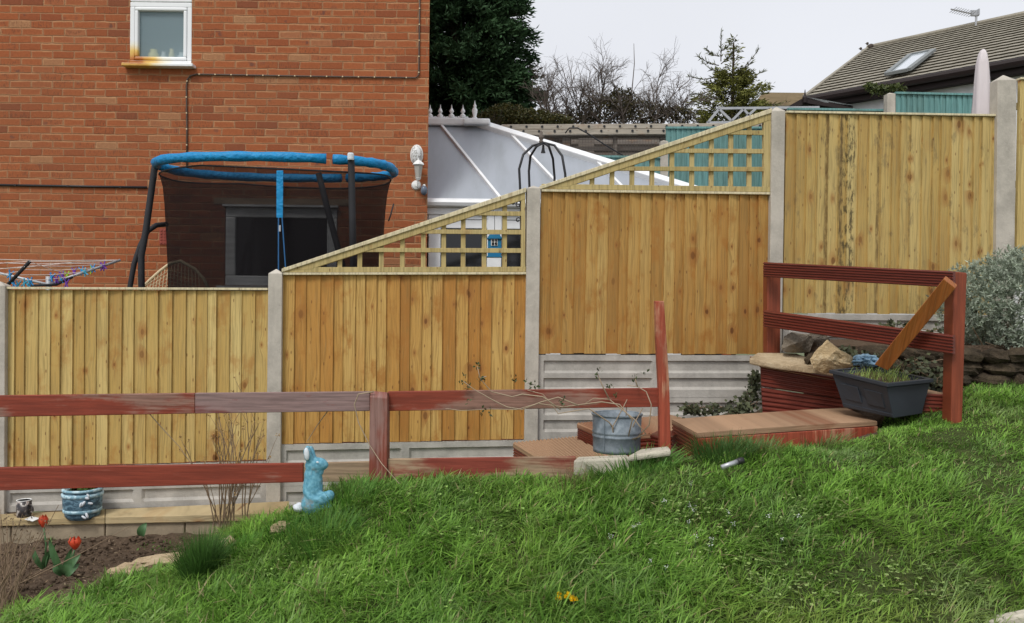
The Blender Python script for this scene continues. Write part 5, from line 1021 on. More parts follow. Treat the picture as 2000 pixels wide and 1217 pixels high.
for i in range(60): shrubtwigs(mb, P(rg.uniform(1060,1370), rg.uniform(225,262), 12.7+rg.uniform(-.2,.2)), Vector((rg.uniform(-.8,.8), rg.uniform(-.2,.2), rg.uniform(.2,.8))), rg.uniform(.2,.34), .007, 2, rg, .7, 2)
build('twigs', mb, 'twig_dark', t)
t = leafmound('ivy_hedge', 'low olive brown ivy hedge behind the conservatory ridge end', [(990,228,11.7,.33,.17),(1040,232,11.6,.33,.13),(1085,238,11.5,.25,.10),(945,240,11.8,.25,.14)], 9000, [(.075,.075,.02),(.10,.085,.025),(.055,.06,.018)], .035, .022)
mb = MB(); rg = random.Random(8)
for i in range(26): shrubtwigs(mb, P(rg.uniform(950,1100), rg.uniform(235,255), 11.6), Vector((rg.uniform(-.6,.6), 0, rg.uniform(.2,.8))), rg.uniform(.12,.22), .005, 1, rg, .7, 2)
build('twigs', mb, 'twig_dark', t)
t = leafmound('creeper', 'scrap of green creeper growing over the bungalow gutter', [(1722,176,10.6,.14,.05),(1750,172,10.5,.12,.04),(1700,168,10.6,.07,.04)], 520, [(.09,.11,.03),(.06,.08,.02)], .05, .03, 'climber')
# ------------------------------------------------------------------ foreground left: edging, pots, rabbit
t = thing('timber_edging', 'pale splintery timber sleeper along the foot of the left fence', 'edging', P(280, 1010, 6.0)); mb = MB()
for i, (xa, xb) in enumerate(((-60,205),(206,420),(421,565))):
    ya, yb_ = 1004-(xa)*.045, 1004-(xb)*.045; A, B = FP(xa, ya, .06), FP(xb, yb_, .06); C, D = P(xb, yb_+17.5, 5.92), P(xa, ya+17.5, 5.92); C.z = B.z-.004; D.z = A.z-.004; mb.prism([D, C, B, A], (0,0,-.05))
build('sleeper', mb, 'splinter', t, bevel=.006)
for i, (xa, xb) in enumerate(((-60,20),(22,204),(206,360),(362,505))):
    ya, yb_ = 1004-(xa)*.045+18, 1004-(xb)*.045+18; A, B = P(xa, ya, 5.94), P(xb, yb_, 5.94); mb = MB(); mb.prism([A-Vector((0,0,.03)), B-Vector((0,0,.03)), B-Vector((0,0,.24)), A-Vector((0,0,.24))], (0,.12,0))
    build('edging_block', mb, 'block_grey', label=('grey edging block cut off by the left edge of the photo', 'grey edging block under the mug and the blue pot', 'grey edging block right of the blue pot', 'grey edging block behind the dried shrub stems')[i], cat='edging block', bevel=.008)
# blue pot
c = P(161, 1011, 5.97); pz = c.z; t = thing('blue_pot', 'round blue barrel-style pot with leaf relief on the timber edging', 'plant pot', c); Rp = .128; Hp = .195
mb = MB(); mb.lathe(c, [(Rp*.74,0),(Rp*.86,.02),(Rp*.97,.09),(Rp*.98,.15),(Rp*.95,Hp),(Rp*.86,Hp),(Rp*.86,Hp-.04)], 36); build('body', mb, 'pot_glaze', t, smooth=True)
mb = MB()
for z_, rr in ((.045,.935),(.15,1.0)): mb.lathe(c+Vector((0,0,z_)), [(Rp*rr*.97,0),(Rp*rr*1.03,.004),(Rp*rr*1.04,.022),(Rp*rr*.98,.027)], 36)
mb.lathe(c+Vector((0,0,Hp-.006)), [(Rp*.95,0),(Rp*1.02,.003),(Rp*1.0,.018),(Rp*.85,.018),(Rp*.84,0)], 36); build('band', mb, 'pot_band', t, smooth=True)
for a, z_, s_ in ((-.95,.16,1), (-1.1,.12,1.1), (-.75,.12,.9), (-1.2,.115,.8), (-.9,.04,.9), (-1.05,.03,.8), (-.85,.175,.7)):
    mb = MB(); q = c+Vector((math.cos(a)*Rp*1.0, math.sin(a)*Rp*1.0, z_)); mb.ball(q, (.024*s_, .008, .010*s_), 10, 6, rot=Matrix.Rotation(a*3+z_*20, 3, 'Y')); build('leaf_relief', mb, 'worn_white', t, smooth=True)
mb = MB(); mb.lathe(c+Vector((0,0,Hp-.03)), [(Rp*.86,0),(Rp*.8,.015),(0,.02)], 24); build('compost', mb, 'soil', t)
n = 60; a = RNG.uniform(0, 6.28, n); rr = RNG.uniform(0, .08, n); B0 = np.stack([c.x+np.cos(a)*rr, c.y+np.sin(a)*rr, np.full(n, pz+Hp-.01)], 1)
V, T, C = blades(B0, RNG.uniform(0, 6.28, n), RNG.uniform(.015, .035, n), np.full(n, .006), RNG.uniform(0,.7,n), RNG.uniform(0,.6,n), np.array([[.10,.17,.04]])*RNG.uniform(.6,1.6,(n,1))); npmesh('pot_seedlings', V, T, C, 'blade', label='tiny green seedlings in the blue barrel-style pot', cat='seedlings', kind='stuff')
# mug and paper
c = P(47, 1009, 5.98); t = thing('mug', 'dark patterned mug at the left end of the timber edging', 'mug', c); mb = MB(); mb.lathe(c, [(.045,0),(.048,.006),(.048,.115),(.043,.115),(.042,.01)], 24); build('body', mb, 'mug_dark', t, smooth=True)
mb = MB(); mb.lathe(c+Vector((0,0,.113)), [(.048,0),(.0485,.004),(.043,.004),(.042,0)], 24); build('rim', mb, 'white_paint', t, smooth=True)
mb = MB(); mb.tube([c+Vector((.045,-.02,.09)), c+Vector((.075,-.03,.085)), c+Vector((.078,-.03,.045)), c+Vector((.046,-.02,.03))], .006, 8); build('handle', mb, 'mug_dark', t, smooth=True)
mb = MB(); mb.add([P(48,1014,5.9), P(64,1018,5.86), P(78,1012,5.92), P(62,1008,5.98)], [(0,1,2,3)]); o = build('paper_scrap', mb, 'white_paint', label='scrap of white paper beside the mug', cat='paper'); sd_ = o.modifiers.new('thick', 'SOLIDIFY'); sd_.thickness = .003
# rabbit
def rabbit():
    Y = 4.6; t = thing('rabbit_statue', 'weathered blue rabbit ornament sitting upright at the edge of the grass', 'ornament', P(612, 1005, Y)); S_ = Y/FPX
    q = lambda x, y, dy=0: P(x, y, Y+dy); mb = MB()
    def E(x, y, rx, rz, ry, ang=0, dy=0): mb.ball(q(x, y, dy), (rx*S_, ry*S_, rz*S_), 20, 14, rot=Matrix.Rotation(R(ang), 3, 'Y'))
    E(613,982,25,25,22); E(611,955,20,32,19); E(611,930,17,24,16); E(612,943,18.5,30,17.5); E(614,909,18,17,16); E(626,907,14,13,12,15); E(635,908,7,8,7); E(618,920,15,10,12,15); E(630,988,20,14,16)
    E(632,974,20,14,10,-18,-.03); E(643,968,11,11,9,-20,-.03); E(632,974,20,13,10,-18,.04); E(644,969,9,9,8,-20,.04); E(618,996,26,9,18,0); E(640,990,10,5,6,-10,-.03)
    mb.tube([q(598,960,-.03), q(606,972,-.045), q(620,978,-.05)], [.018,.016,.012], 10); mb.tube([q(598,960,.03), q(606,972,.045), q(620,978,.05)], [.018,.016,.012], 10)
    for dy, dx in ((-.018, 0), (.018, 6)): mb.tube([q(608+dx,904,dy), q(603+dx,893,dy*1.3), q(600+dx,880,dy*1.6), q(602+dx,871,dy*1.7)], [.020,.024,.022,.010], 12)
    o = build('body', mb, 'rabbit_paint', t, smooth=True); md = o.modifiers.new('fuse', 'REMESH'); md.mode = 'VOXEL'; md.voxel_size = .0045; md.use_smooth_shade = True; sm = o.modifiers.new('soft', 'SMOOTH'); sm.iterations = 14; sm.factor = .6
    tx = bpy.data.textures.new('weather', 'CLOUDS'); tx.noise_scale = .02; dm = o.modifiers.new('worn', 'DISPLACE'); dm.texture = tx; dm.strength = .004
    mb = MB(); mb.ball(q(599,887,-.050), (.014,.010,.034), 12, 8, rot=Matrix.Rotation(R(-6), 3, 'Y')); build('inner_ear', mb, 'worn_white', t, smooth=True)
    mb = MB(); mb.ball(q(620,903,-.042), (.0075,.005,.005), 10, 8); build('eye', mb, 'worn_white', t, smooth=True)
    mb = MB(); mb.ball(q(584,991,0), (.030,.032,.026), 14, 10, jit=.2, seed=2); build('tail', mb, 'worn_white', t, smooth=True)
rabbit()
# ------------------------------------------------------------------ bucket with climber
c = P(1204, 888, 5.0); c.z = P(1204, 889, 4.87).z; Rb = .143; Hb = .215
t = thing('galvanised_bucket', 'dull grey galvanised tub holding a bare climber', 'tub', c); mb = MB()
mb.lathe(c, [(Rb*.94,0),(Rb*.95,.02),(Rb*.955,.085),(Rb*.985,.088),(Rb*.985,.096),(Rb*.96,.10),(Rb*.96,.108),(Rb*.99,.112),(Rb*.985,.12),(Rb*.965,.124),(Rb*.99,Hb),(Rb*.965,Hb),(Rb*.94,.12),(Rb*.93,.11)], 40); build('body', mb, 'galvanised', t, smooth=True)
mb = MB(); mb.tube([c+Vector((math.cos(a)*Rb, math.sin(a)*Rb, Hb)) for a in np.linspace(0, 6.2832, 41)], .0055, 8, cap=False); build('rolled_rim', mb, 'galvanised', t, smooth=True)
mb = MB(); mb.bar(c+Vector((-.085,-Rb*.80,.02)), c+Vector((-.085,-Rb*.83,Hb-.01)), .003, .006, up=(1,0,0)); build('seam', mb, 'galvanised', t)
mb = MB(); mb.lathe(c+Vector((0,0,Hb-.06)), [(Rb*.93,0),(Rb*.5,.01),(0,.012)], 24); mb.ball(c+Vector((-.05,-.03,Hb-.04)), (.05,.04,.02), 12, 8, jit=.4); build('compost', mb, 'rock_grey', t)
# climber on the rails
cl = thing('climber', 'sparse climbing plant trained from the tub along the upper red rail', 'climbing plant', c+Vector((0,0,Hb-.05))); mb = MB(); rg = random.Random(2); Yc = RY-.05
vines = [[(1215,860,4.9),(1190,825,4.85),(1150,798,Yc),(1120,803,Yc),(1090,808,Yc),(1078,790,Yc),(1060,770,Yc),(1030,762,Yc)], [(1225,862,4.9),(1235,820,4.8),(1210,790,Yc),(1175,785,Yc),(1135,790,Yc),(1100,795,Yc),(1050,788,Yc),(1010,800,Yc),(960,799,Yc),(900,802,Yc),(870,798,Yc)],
 [(1230,860,4.9),(1262,848,4.8),(1240,820,4.75),(1215,800,Yc),(1190,780,Yc),(1160,778,Yc),(1140,790,Yc)], [(1240,860,4.9),(1268,830,4.8),(1272,790,4.78),(1262,765,Yc),(1245,755,Yc),(1225,753,Yc)], [(1200,860,4.9),(1196,835,4.85),(1215,800,4.85),(1225,780,4.85)], [(1210,860,4.9),(1222,830,4.9),(1224,795,4.88)], [(1222,860,4.9),(1240,825,4.88),(1255,798,4.86)],
 [(1095,800,Yc),(1060,775,Yc),(1020,770,Yc),(1000,775,Yc),(960,765,Yc),(938,740,Yc),(932,715,Yc)], [(1130,792,Yc),(1090,776,Yc),(1055,786,Yc),(1020,800,Yc),(990,795,Yc),(960,780,Yc),(925,760,Yc),(905,745,Yc)], [(938,740,Yc),(950,735,Yc)], [(1190,780,Yc),(1175,750,Yc),(1167,730,Yc)], [(1245,755,Yc),(1240,738,Yc)], [(730,765,4.78),(700,770,4.78),(692,790,4.78),(700,825,4.78),(722,870,4.76),(745,905,4.74),(780,945,4.6)]]
for v in vines: mb.tube([P(*q) for q in v], [.0042*(1-.6*i/len(v)) for i in range(len(v))], 5)
build('stems', mb, 'twig_pale', cl, smooth=True)
pts = [(932,712),(934,716),(905,738),(908,745),(912,755),(936,738),(940,745),(900,745),(1004,742),(1008,748),(1046,752),(1040,756),(1030,750),(1167,728),(1165,735),(1170,724),(1240,733),(1242,745),(1260,731),(1186,755),(1194,757),(1098,782),(1094,790),(915,785),(945,798),(955,805),(938,810),(1200,777),(950,742),(1033,753)]
A = []; 
for x, y in pts:
    for k in range(4): A.append(P(x+rg.uniform(-4,4), y+rg.uniform(-5,5), Yc+rg.uniform(-.02,.02)))
A = np.array(A); n = len(A); V, T, C = leaves(A, RNG.normal(size=(n,3))+np.array([0,0,.5]), RNG.uniform(.016,.030,n), RNG.uniform(.010,.016,n), np.array([[.065,.085,.035]])*RNG.uniform(.5,1.5,(n,1))); npmesh('foliage', V, T, C, 'leafy', cl)
for v, lab in (([(640,803,4.88),(620,830,4.92),(600,862,4.96)], 'thin dry stalk behind the mauve rail right of the dried shrub'), ([(290,806,4.9),(320,840,4.92),(350,872,4.95),(380,915,4.98)], 'long thin dry stalk hanging from the upper red rail left of the dried shrub')):
    mb = MB(); mb.tube([P(*q) for q in v], [.003,.0025,.002,.0015][:len(v)], 5); build('dry_stalk', mb, 'twig_pale', label=lab, cat='stalk')
# ------------------------------------------------------------------ kerb stones, broken edging, torch
def kerb(pts, Y, h, lab, mt='stone_kerb', dep=.08):
    mb = MB(); A = [P(x, y, Y_) for (x, y), Y_ in zip(pts, Y)]; mb.prism(A, (0,0,-h)); build('kerb_stone', mb, mt, label=lab, cat='kerb stone', bevel=.012)
kerb([(1120,899),(1232,893),(1225,888),(1128,892)], (4.70,4.68,4.8,4.82), .09, 'white painted kerb stone lying at the grass below the tub')
kerb([(1226,890),(1311,878),(1306,871),(1250,877)], (4.66,4.60,4.72,4.8), .035, 'slim white edging strip leaning up beside the leaning post')
kerb([(1900,1222),(2080,1182),(2080,1172),(1915,1205)], (3.38,3.36,3.42,3.44), .10, 'pale kerb stone in the bottom right corner')
for (px, py, sx, sy, lab, sd_) in ((320,1104,.17,.05,'long pale broken edging stone between soil and lawn',1),(250,1123,.10,.05,'short broken edging stone left of the long one',2),(450,1049,.05,.03,'small flat stone beside the feet of the dried shrub',3),(548,1044,.06,.04,'buff stone half hidden in grass left of the rabbit',4),(445,1074,.05,.04,'grey pebble behind the dark grass tuft',5)):
    q = G(px, py); mb = MB(); mb.ball(q+Vector((0,0,.025)), (sx, sy, .04), 16, 10, rot=Matrix.Rotation(-.12, 3, 'Y'), jit=.3, seed=sd_); build('edging_stone', mb, 'sandstone', label=lab, cat='stone')
q = G(1430, 912); t = thing('garden_torch', 'small metal solar light stake with black cap lying in the grass', 'solar light', q); a = P(1409, 913, q.y-.14); b = P(1440, 902, q.y-.12); e = P(1451, 899, q.y-.11)
mb = MB(); mb.tube([a, b], .013, 12); build('tube', mb, 'steel', t, smooth=True); mb = MB(); mb.tube([b, e], .017, 12); build('cap', mb, 'black_tube', t, smooth=True)
# ------------------------------------------------------------------ grass
def grass():
    N = 230000; x = RNG.uniform(-3.2, 4.0, N); y = RNG.uniform(3.0, 6.3, N); z = gza(x, y); px, py = proj(x, y, z)
    ok = inpoly(px, py, LAWN) & (px > -120) & (px < 2120) & (py < 1330); x, y, z, px, py = (a[ok] for a in (x, y, z, px, py)); n = len(x)
    cl = nz2(x, y, 9, 1); c2 = nz2(x, y, 3.2, 2); c3 = nz2(x, y, 22, 3); c4 = nz2(x, y, 40, 4)
    right = np.clip((px-1250)/600, 0, 1); L = .088+.022*c2+.026*cl+.026*c3+.015*c4; L = np.clip(L*(1-.25*right), .05, .17)*RNG.uniform(.55, 1.35, n)
    L = np.where((px > 1130) & (py < 935), L*.65, L)
    L = np.where((px > 1660) & (px < 1900) & (py < 865), L*.75, L)
    # tangled: blades lie over in small clumps of differing direction
    az = nz2(x, y, 8, 7)*2.6+nz2(x, y, 30, 8)*2.4+RNG.normal(size=n)*1.15
    lean = np.clip(.50+.22*nz2(x, y, 12, 9)+RNG.normal(size=n)*.28, 0, .97); droop = np.clip(.55+.3*c3+RNG.normal(size=n)*.35, .05, 1.3)
    W = np.where(RNG.random(n) < .10, RNG.uniform(.009, .0125, n), RNG.uniform(.0035, .0078, n))*(1-.2*right)
    g1 = np.array([.225,.42,.062]); g2 = np.array([.120,.250,.044]); g3 = np.array([.25,.29,.065]); g4 = np.array([.30,.39,.18])
    hue = np.clip(.55+.38*nz2(x, y, 7, 12)+.25*c4+RNG.normal(size=n)*.30, 0, 1)[:, None]; col = g2*(1-hue)+g1*hue
    yl = np.clip((.25*nz2(x, y, 5, 15)+.9*np.clip((py-1050)/200, 0, 1)*np.clip((px-1100)/600, 0, 1)+RNG.normal(size=n)*.2), 0, 1)[:, None]; col = col*(1-yl*.7)+g3*yl*.7
    pale = np.clip(.5*nz2(x, y, 6.5, 18)-.15+RNG.normal(size=n)*.2, 0, 1)[:, None]; col = col*(1-pale)+g4*pale
    dead = (RNG.random(n) < .035)[:, None]; col = np.where(dead, np.array([.40,.34,.18]), col); col = col*RNG.uniform(.65, 1.3, (n, 1))
    B = np.stack([x, y, z-.006], 1); V, T, C = blades(B, az, L, W, lean, droop, col); npmesh('grass', V, T, C, 'blade', base=Vector((0,4,0)), label='long green unmown lawn grass', cat='grass', kind='stuff')
grass()
def tuft(nm, px, py, n, r, L, lab, col, lean=.35, w=.004, cat='grass tuft'):
    q = G(px, py); a = RNG.uniform(0, 6.28, n); rr = r*np.sqrt(RNG.random(n)); x = q.x+np.cos(a)*rr; y = q.y+np.sin(a)*rr; B = np.stack([x, y, gza(x, y)-.005], 1)
    V, T, C = blades(B, a+RNG.normal(size=n)*.6, RNG.uniform(.6, 1.15, n)*L, RNG.uniform(.7, 1.3, n)*w, np.clip(lean*rr/r+RNG.normal(size=n)*.1, 0, .9), np.clip(RNG.normal(size=n)*.2+.25, 0, 1), np.array([col])*RNG.uniform(.65, 1.35, (n, 1)))
    npmesh(nm, V, T, C, 'blade', label=lab, cat=cat)
tuft('grass_tuft', 390, 1132, 900, .075, .25, 'dense dark green tuft of grass standing at the corner of the soil', (.075,.165,.035), .16)
tuft('grass_tuft', 628, 1062, 500, .16, .16, 'bushy grass tuft just below the rabbit ornament', (.10,.22,.04), .6)
tuft('grass_tuft', 1410, 892, 520, .15, .14, 'dark tuft of grass in front of the top decking step', (.07,.145,.035), .5)
tuft('grass_tuft', 1240, 925, 400, .20, .15, 'coarse arching grass tuft in front of the white kerb stone', (.11,.24,.05), .8, .006)
tuft('grass_tuft', 465, 1085, 260, .10, .11, 'light green clump of grass right of the dark tuft', (.10,.24,.03), .6)
tuft('grass_tuft', 570, 1045, 260, .12, .12, 'clump of grass left of the rabbit ornament', (.08,.21,.03), .6)
tuft('grass_tuft', 690, 985, 300, .12, .13, 'grass clump growing against the foot of the middle red post', (.09,.22,.03), .5)
tuft('grass_tuft', 1590, 878, 260, .16, .10, 'straggly pale grass clump in front of the top step board', (.15,.20,.06), .7, .005)
tuft('grass_tuft', 1475, 884, 260, .12, .11, 'straggly curling grass left along the top step board', (.13,.19,.05), .8, .005)
tuft('grass_tuft', 1110, 960, 70, .10, .17, 'sparse tall brown grass stems before the bare lower rail', (.18,.13,.07), .3, .0025)
def clover(lab, blobs, n, col):
    A = []; D = []
    for (cx, cy_, sx, sy) in blobs:
        for i in range(n):
            q = G(cx+RNG.normal()*sx, cy_+RNG.normal()*sy); h = RNG.uniform(.03,.075); a0 = RNG.uniform(0,6.28)
            for k in range(3): a = a0+k*2.094; A.append((q.x, q.y, q.z+h)); D.append((math.cos(a), math.sin(a), .25))
    A = np.array(A); n_ = len(A); V, T, C = leaves(A, np.array(D), RNG.uniform(.009,.016,n_), RNG.uniform(.009,.014,n_), np.array([col])*RNG.uniform(.6,1.35,(n_,1)), up=np.array([0,0,1])); npmesh('clover', V, T, C, 'leafy', label=lab, cat='clover', kind='stuff')
clover('broad leaved weeds and clover mixed through the right half of the lawn', [(1380,1085,70,30),(1480,1120,60,25),(1600,1010,50,20),(1750,1150,90,30),(1330,1020,50,18),(1560,1180,70,20)], 55, (.26,.36,.11))
clover('clover patches through the left half of the lawn', [(700,1150,80,25),(950,1060,60,20),(560,1120,40,20),(830,990,50,12)], 45, (.24,.38,.09))
# soil litter and weeds
def scatter(nm, lab, poly, n, L, W, cols, cat):
    x = RNG.uniform(-3.4, -1.0, n*6); y = RNG.uniform(4.2, 5.95, n*6); z = gza(x, y); px, py = proj(x, y, z); ok = inpoly(px, py, poly); x, y, z = x[ok][:n], y[ok][:n], z[ok][:n]; n = len(x)
    d = RNG.normal(size=(n, 3)); d[:, 2] = np.abs(d[:, 2])*.7; V, T, C = leaves(np.stack([x, y, z+.004], 1), d, RNG.uniform(.5, 1.4, n)*L, RNG.uniform(.6, 1.3, n)*W, np.array(cols)[RNG.integers(0, len(cols), n)]*RNG.uniform(.7, 1.3, (n, 1))); npmesh(nm, V, T, C, 'leafy', label=lab, cat=cat, kind='stuff')
SOILP = [(-50,1050),(430,1048),(470,1050),(350,1110),(220,1140),(130,1175),(20,1205),(-60,1260)]
scatter('soil_litter', 'dry leaf and twig crumbs on the soil bed', SOILP, 900, .022, .006, [(.25,.17,.10),(.10,.06,.04),(.36,.28,.18)], 'leaf litter')
scatter('weed_seedlings', 'tiny green weeds in the middle of the soil bed', [(255,1065),(330,1060),(380,1070),(330,1085),(262,1080)], 420, .022, .012, [(.13,.22,.05),(.09,.17,.04)], 'weeds')
scatter('weed_seedlings', 'green weeds behind the left tulip', [(85,1050),(135,1045),(140,1058),(90,1064)], 200, .03, .01, [(.10,.19,.05)], 'weeds')
mb = MB(); n = 1100; rg = random.Random(12); cnt = 0
while cnt < n:
    x = rg.uniform(-3.4,-1.1); y = rg.uniform(4.2,5.9); z = gz(x, y); px, py = proj(np.array([x]), np.array([y]), np.array([z]))
    if inpoly(px, py, SOILP)[0]: r_ = rg.uniform(.004,.016)*(1.3 if rg.random() < .1 else 1); mb.ball((x, y, z+r_*.2), (r_*1.2, r_, r_*.8), 6, 4, jit=.5, seed=cnt); 
    cnt += 1
build('soil_clods', mb, 'soil', label='crumbly clods lying over the dug soil bed', cat='soil', kind='stuff')
# dried shrub
q = G(452, 1050); t = thing('dried_shrub', 'dead upright shrub with tan stems and papery seed heads in front of the left fence', 'shrub', q); mb = MB(); rg = random.Random(31); heads = []
def stem(p, d, L, r, depth):
    pts = [Vector(p)]; dd = Vector(d).normalized(); K = 5
    for k in range(K): dd = (dd+Vector((rg.uniform(-1,1), rg.uniform(-1,1), rg.uniform(-.3,.6)))*.08).normalized(); pts.append(pts[-1]+dd*L/K)
    mb.tube(pts, [r*(1-.55*i/K) for i in range(K+1)], 5)
    if depth == 0: heads.append(pts[-1]); return
    for i in range(rg.choice((1, 2, 2, 3))): k = rg.randint(2, K); stem(pts[k], dd+Vector((rg.uniform(-.6,.6), rg.uniform(-.4,.4), rg.uniform(.0,.3))), L*rg.uniform(.4,.62), r*.6, depth-1)
    if rg.random() < .5: heads.append(pts[-1])
for i in range(17):
    a = q+Vector((rg.uniform(-.09,.09), rg.uniform(-.05,.05), -.02)); stem(a, Vector((rg.uniform(-.20,.20), rg.uniform(-.12,.08), 1)), rg.uniform(.42,.66), .0056, 2)
build('stems', mb, 'twig', t)
A = np.array([h+Vector((rg.uniform(-.008,.008), rg.uniform(-.008,.008), rg.uniform(-.006,.01))) for h in heads for k in range(5)]); n = len(A)
V, T, C = leaves(A, RNG.normal(size=(n,3))+np.array([0,0,.6]), RNG.uniform(.010,.020,n), RNG.uniform(.007,.012,n), np.array([[.40,.26,.11]])*RNG.uniform(.6,1.3,(n,1))); npmesh('papery_foliage', V, T, C, 'leafy', t, kind='stuff')
# brown stems at the left edge
q = P(10, 1150, 4.4); t = thing('dead_stems', 'spray of dead brown stems in the lower left corner', 'dead plant', q); mb = MB(); rg = random.Random(17)
for i in range(46):
    x0 = rg.uniform(-60, 30); y0 = rg.uniform(1150, 1230); x1 = x0+rg.uniform(-60, 110); y1 = rg.uniform(985, 1110); Yd = rg.uniform(4.3, 4.7); a, b = P(x0,y0,Yd), P(x1,y1,Yd+rg.uniform(-.1,.2)); m_ = a.lerp(b, .5)+Vector((rg.uniform(-.03,.03),0,rg.uniform(0,.03))); mb.tube([a, m_, b], [.0035,.0028,.0014], 4)
    if rg.random() < .6: mb.tube([m_, m_+Vector((rg.uniform(-.08,.08),0,rg.uniform(.03,.1)))], [.002,.001], 4)
mb.tube([P(-20,1165,4.5), P(60,1130,4.5), P(150,1085,4.55), P(260,1025,4.6)], [.003,.003,.002,.001], 4)
build('stems', mb, 'twig', t)
A = []
for i in range(130): A.append(P(rg.uniform(-20,100), rg.uniform(1005,1060), rg.uniform(4.5,4.9)))
A = np.array(A); n = len(A); V, T, C = leaves(A, RNG.normal(size=(n,3)), RNG.uniform(.012,.022,n), RNG.uniform(.006,.01,n), np.array([[.16,.11,.06]])*RNG.uniform(.5,1.5,(n,1))); npmesh('dry_leaves', V, T, C, 'leafy', t)
# tulips
def bigleaf(mb, base, tip, w, bend):
    base, tip = Vector(base), Vector(tip); d = tip-base; sd = d.cross(Vector((0,-1,0))).normalized() if abs(d.normalized().y) < .95 else Vector((1,0,0)); K = 8; vs = []
    for k in range(K+1):
        f = k/K; c = base+d*f+Vector((0,-bend*math.sin(f*math.pi),0))+Vector((0,0,.25*bend*math.sin(f*math.pi))); ww = w*math.sin(math.pi*min(1,(f*.86+.12)))**.8*(1 if f < 1 else .05)
        vs += [c-sd*ww/2+Vector((0,-.012,0)), c, c+sd*ww/2+Vector((0,-.012,0))]
    mb.add(vs, [(3*k+j, 3*k+j+1, 3*k+j+4, 3*k+j+3) for k in range(K) for j in (0, 1)])
def tulip(fx, fy, bx_, by_, Y, lab, leafs, openn):
    b = P(bx_, by_, Y); f = P(fx, fy, Y); t = thing('tulip', lab, 'tulip', b); mb = MB(); mb.tube([b, b.lerp(f, .5)+Vector((.01,0,0)), f-Vector((0,0,.02))], .005, 8); build('stem', mb, 'tulip_leaf', t, smooth=True)
    mb = MB()
    for k in range(6):
        a = k*math.pi/3+.3; d = Vector((math.cos(a), math.sin(a), 0)); sd = Vector((-d.y, d.x, 0)); rr = .026 if k % 2 else .022; vs = []; K = 6
        for j in range(K+1):
            g_ = j/K; r_ = rr*(math.sin(min(1, g_*1.25+.12)*math.pi/2*1.15))*(1-openn*0+openn*g_*.5) if g_ < .75 else rr*(.85-.5*(g_-.75)*2+openn*.3); ww = .031*math.sin(math.pi*min(.97, g_*.85+.12)); c = f+Vector((0,0,-.03+g_*.072)); vs += [c+d*r_*.9-sd*ww/2, c+d*r_*1.12, c+d*r_*.9+sd*ww/2]
        mb.add(vs, [(3*j+i, 3*j+i+1, 3*j+i+4, 3*j+i+3) for j in range(K) for i in (0, 1)])
    mb.ball(f, (.014,.014,.024), 10, 8); build('flower', mb, 'petal_red', t, smooth=True)
    for (tx, ty, w, bend, by2) in leafs: mb = MB(); bigleaf(mb, b+Vector((0,0,-.02)), P(tx, ty, Y-.03), w, bend); o = build('leaf', mb, 'tulip_leaf', t, smooth=True)
tulip(85, 1020, 88, 1105, 5.0, 'closed red tulip left of the two, nearest the mug', [(68,1068,.035,.03,0),(97,1075,.03,.02,0),(112,1060,.025,.02,0)], 0)
tulip(147, 1063, 128, 1118, 4.95, 'open orange red tulip with broad leaves at the middle of the soil', [(98,1052,.045,.02,0),(160,1080,.06,.05,0),(158,1100,.075,.07,0),(142,1070,.04,.01,0),(108,1100,.04,.03,0)], 1)
t = thing('young_leaf_sprout', 'single curled green leaf sprouting from the soil by the edging', 'sprout', G(280, 1055)); mb = MB(); bigleaf(mb, G(276,1050), P(287,1020,G(276,1050).y), .06, .03); build('leaf', mb, 'tulip_leaf', t, smooth=True)
# dandelions
for (x, y, s_, lab) in ((1092,1161,.6,'small yellow dandelion, upper left of the dandelion cluster'), (1091,1171,.85,'yellow dandelion at the lower left of the cluster'), (1110,1168,1.35,'largest yellow dandelion in the middle of the cluster'), (1120,1173,1.0,'yellow dandelion at the right of the cluster')):
    g_ = G(x, y+14); c = P(x, y, g_.y-.06); s_ *= 1.45; t = thing('dandelion', lab, 'dandelion', g_); mb = MB(); mb.tube([g_, c], .002, 5); build('stem', mb, 'tulip_leaf', t)
    k = 90; d = RNG.normal(size=(k, 3)); d[:, 2] = np.abs(d[:, 2])*.8+.15; d = nrm(d); V, T, C = leaves(np.repeat(np.array([c]), k, 0), d+np.array([0,-.2,0]), np.full(k, .0145*s_), np.full(k, .0045), np.array([[.90,.60,.01]])*RNG.uniform(.75,1.1,(k,1))); npmesh('petals', V, T, C, 'tinted', t)
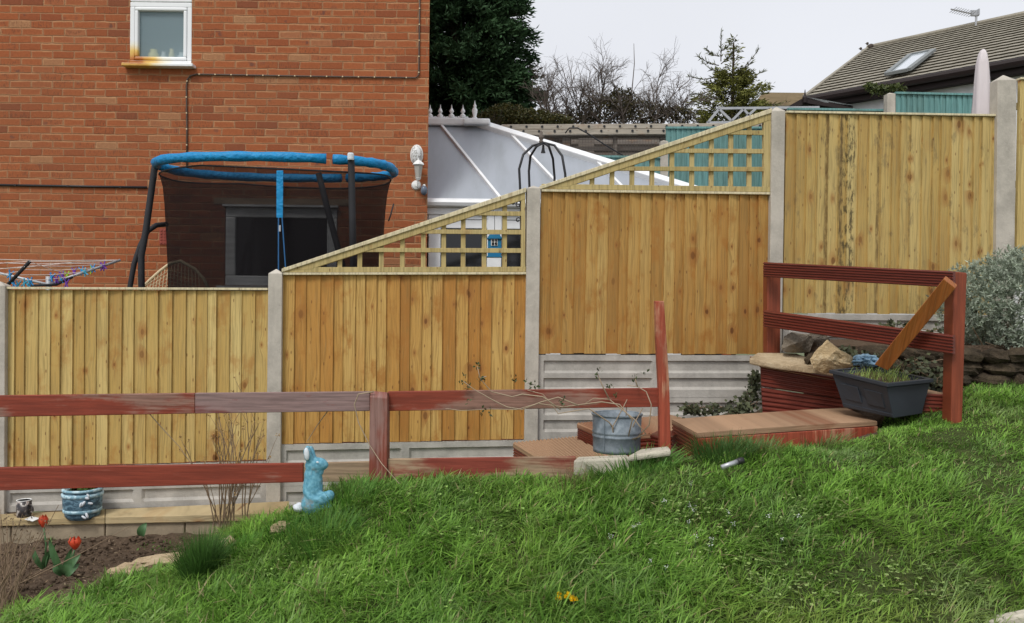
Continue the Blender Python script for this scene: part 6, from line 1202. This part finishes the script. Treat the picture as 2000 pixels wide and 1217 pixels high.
# small white wildflowers
k = 0
for i in range(18):
    x = 1290+RNG.normal()*85+60; y = 1065+RNG.normal()*42; g_ = G(x, y); c = g_+Vector((0,-.02,RNG.uniform(.05,.10))); mb = MB(); mb.tube([g_, c], .0012, 4)
    t = thing('wildflower', 'tiny white wildflower in the right half of the lawn', 'wildflower', g_, 'tiny white wildflowers in the lawn'); build('stem', mb, 'tulip_leaf', t); n_ = 14; d = RNG.normal(size=(n_, 3)); d[:, 2] += .8
    V, T, C = leaves(np.array([c])+RNG.normal(size=(n_,3))*.006, d, np.full(n_, .005), np.full(n_, .0035), np.full((n_,3), .80)); npmesh('petals', V, T, C, 'tinted', t)
# ivy behind the steps
def ivy(lab, blobs, n, par='ivy'):
    t = thing('ivy', lab, 'ivy', P(*blobs[0][:3])); A = []; mb = MB(); rg = random.Random(n)
    for (x, y, Y, sx, sy) in blobs:
        for i in range(int(n/len(blobs))): A.append(P(x+rg.gauss(0, sx), y+rg.gauss(0, sy), Y+rg.uniform(-.06,.04)))
        for i in range(5): mb.tube([P(x+rg.gauss(0,sx*.6), y+sy*1.4, Y), P(x+rg.gauss(0,sx), y, Y), P(x+rg.gauss(0,sx*1.2), y-sy*1.2, Y)], .003, 4)
    A = np.array(A); m_ = len(A); V, T, C = leaves(A, RNG.normal(size=(m_,3))+np.array([0,-.3,-.2]), RNG.uniform(.025,.05,m_), RNG.uniform(.02,.036,m_), np.array([[.062,.070,.036]])*RNG.uniform(.5,1.9,(m_,1)), up=np.array([0,-1,.5])); npmesh('foliage', V, T, C, 'leafy', t); build('stems', mb, 'twig', t)
ivy('dusty ivy creeping on the ground against the lower gravel board', [(1360,802,6.3,14,6),(1395,800,6.3,12,5),(1345,798,6.3,7,5)], 170)
ivy('dark ivy climbing the gravel board left of the raised red step', [(1455,795,6.2,14,9),(1465,775,6.25,10,9),(1475,745,6.3,6,12),(1440,800,6.2,16,5)], 330)
ivy('green ground ivy under the grooved rails behind the planter', [(1650,690,6.0,14,6),(1700,700,5.95,20,6),(1790,715,5.8,20,12),(1830,740,5.75,14,10)], 330)
ivy('small weeds at the foot of the pale fence panel', [(1735,634,6.5,8,2),(1780,640,6.4,10,3),(1820,650,6.3,12,6)], 110)
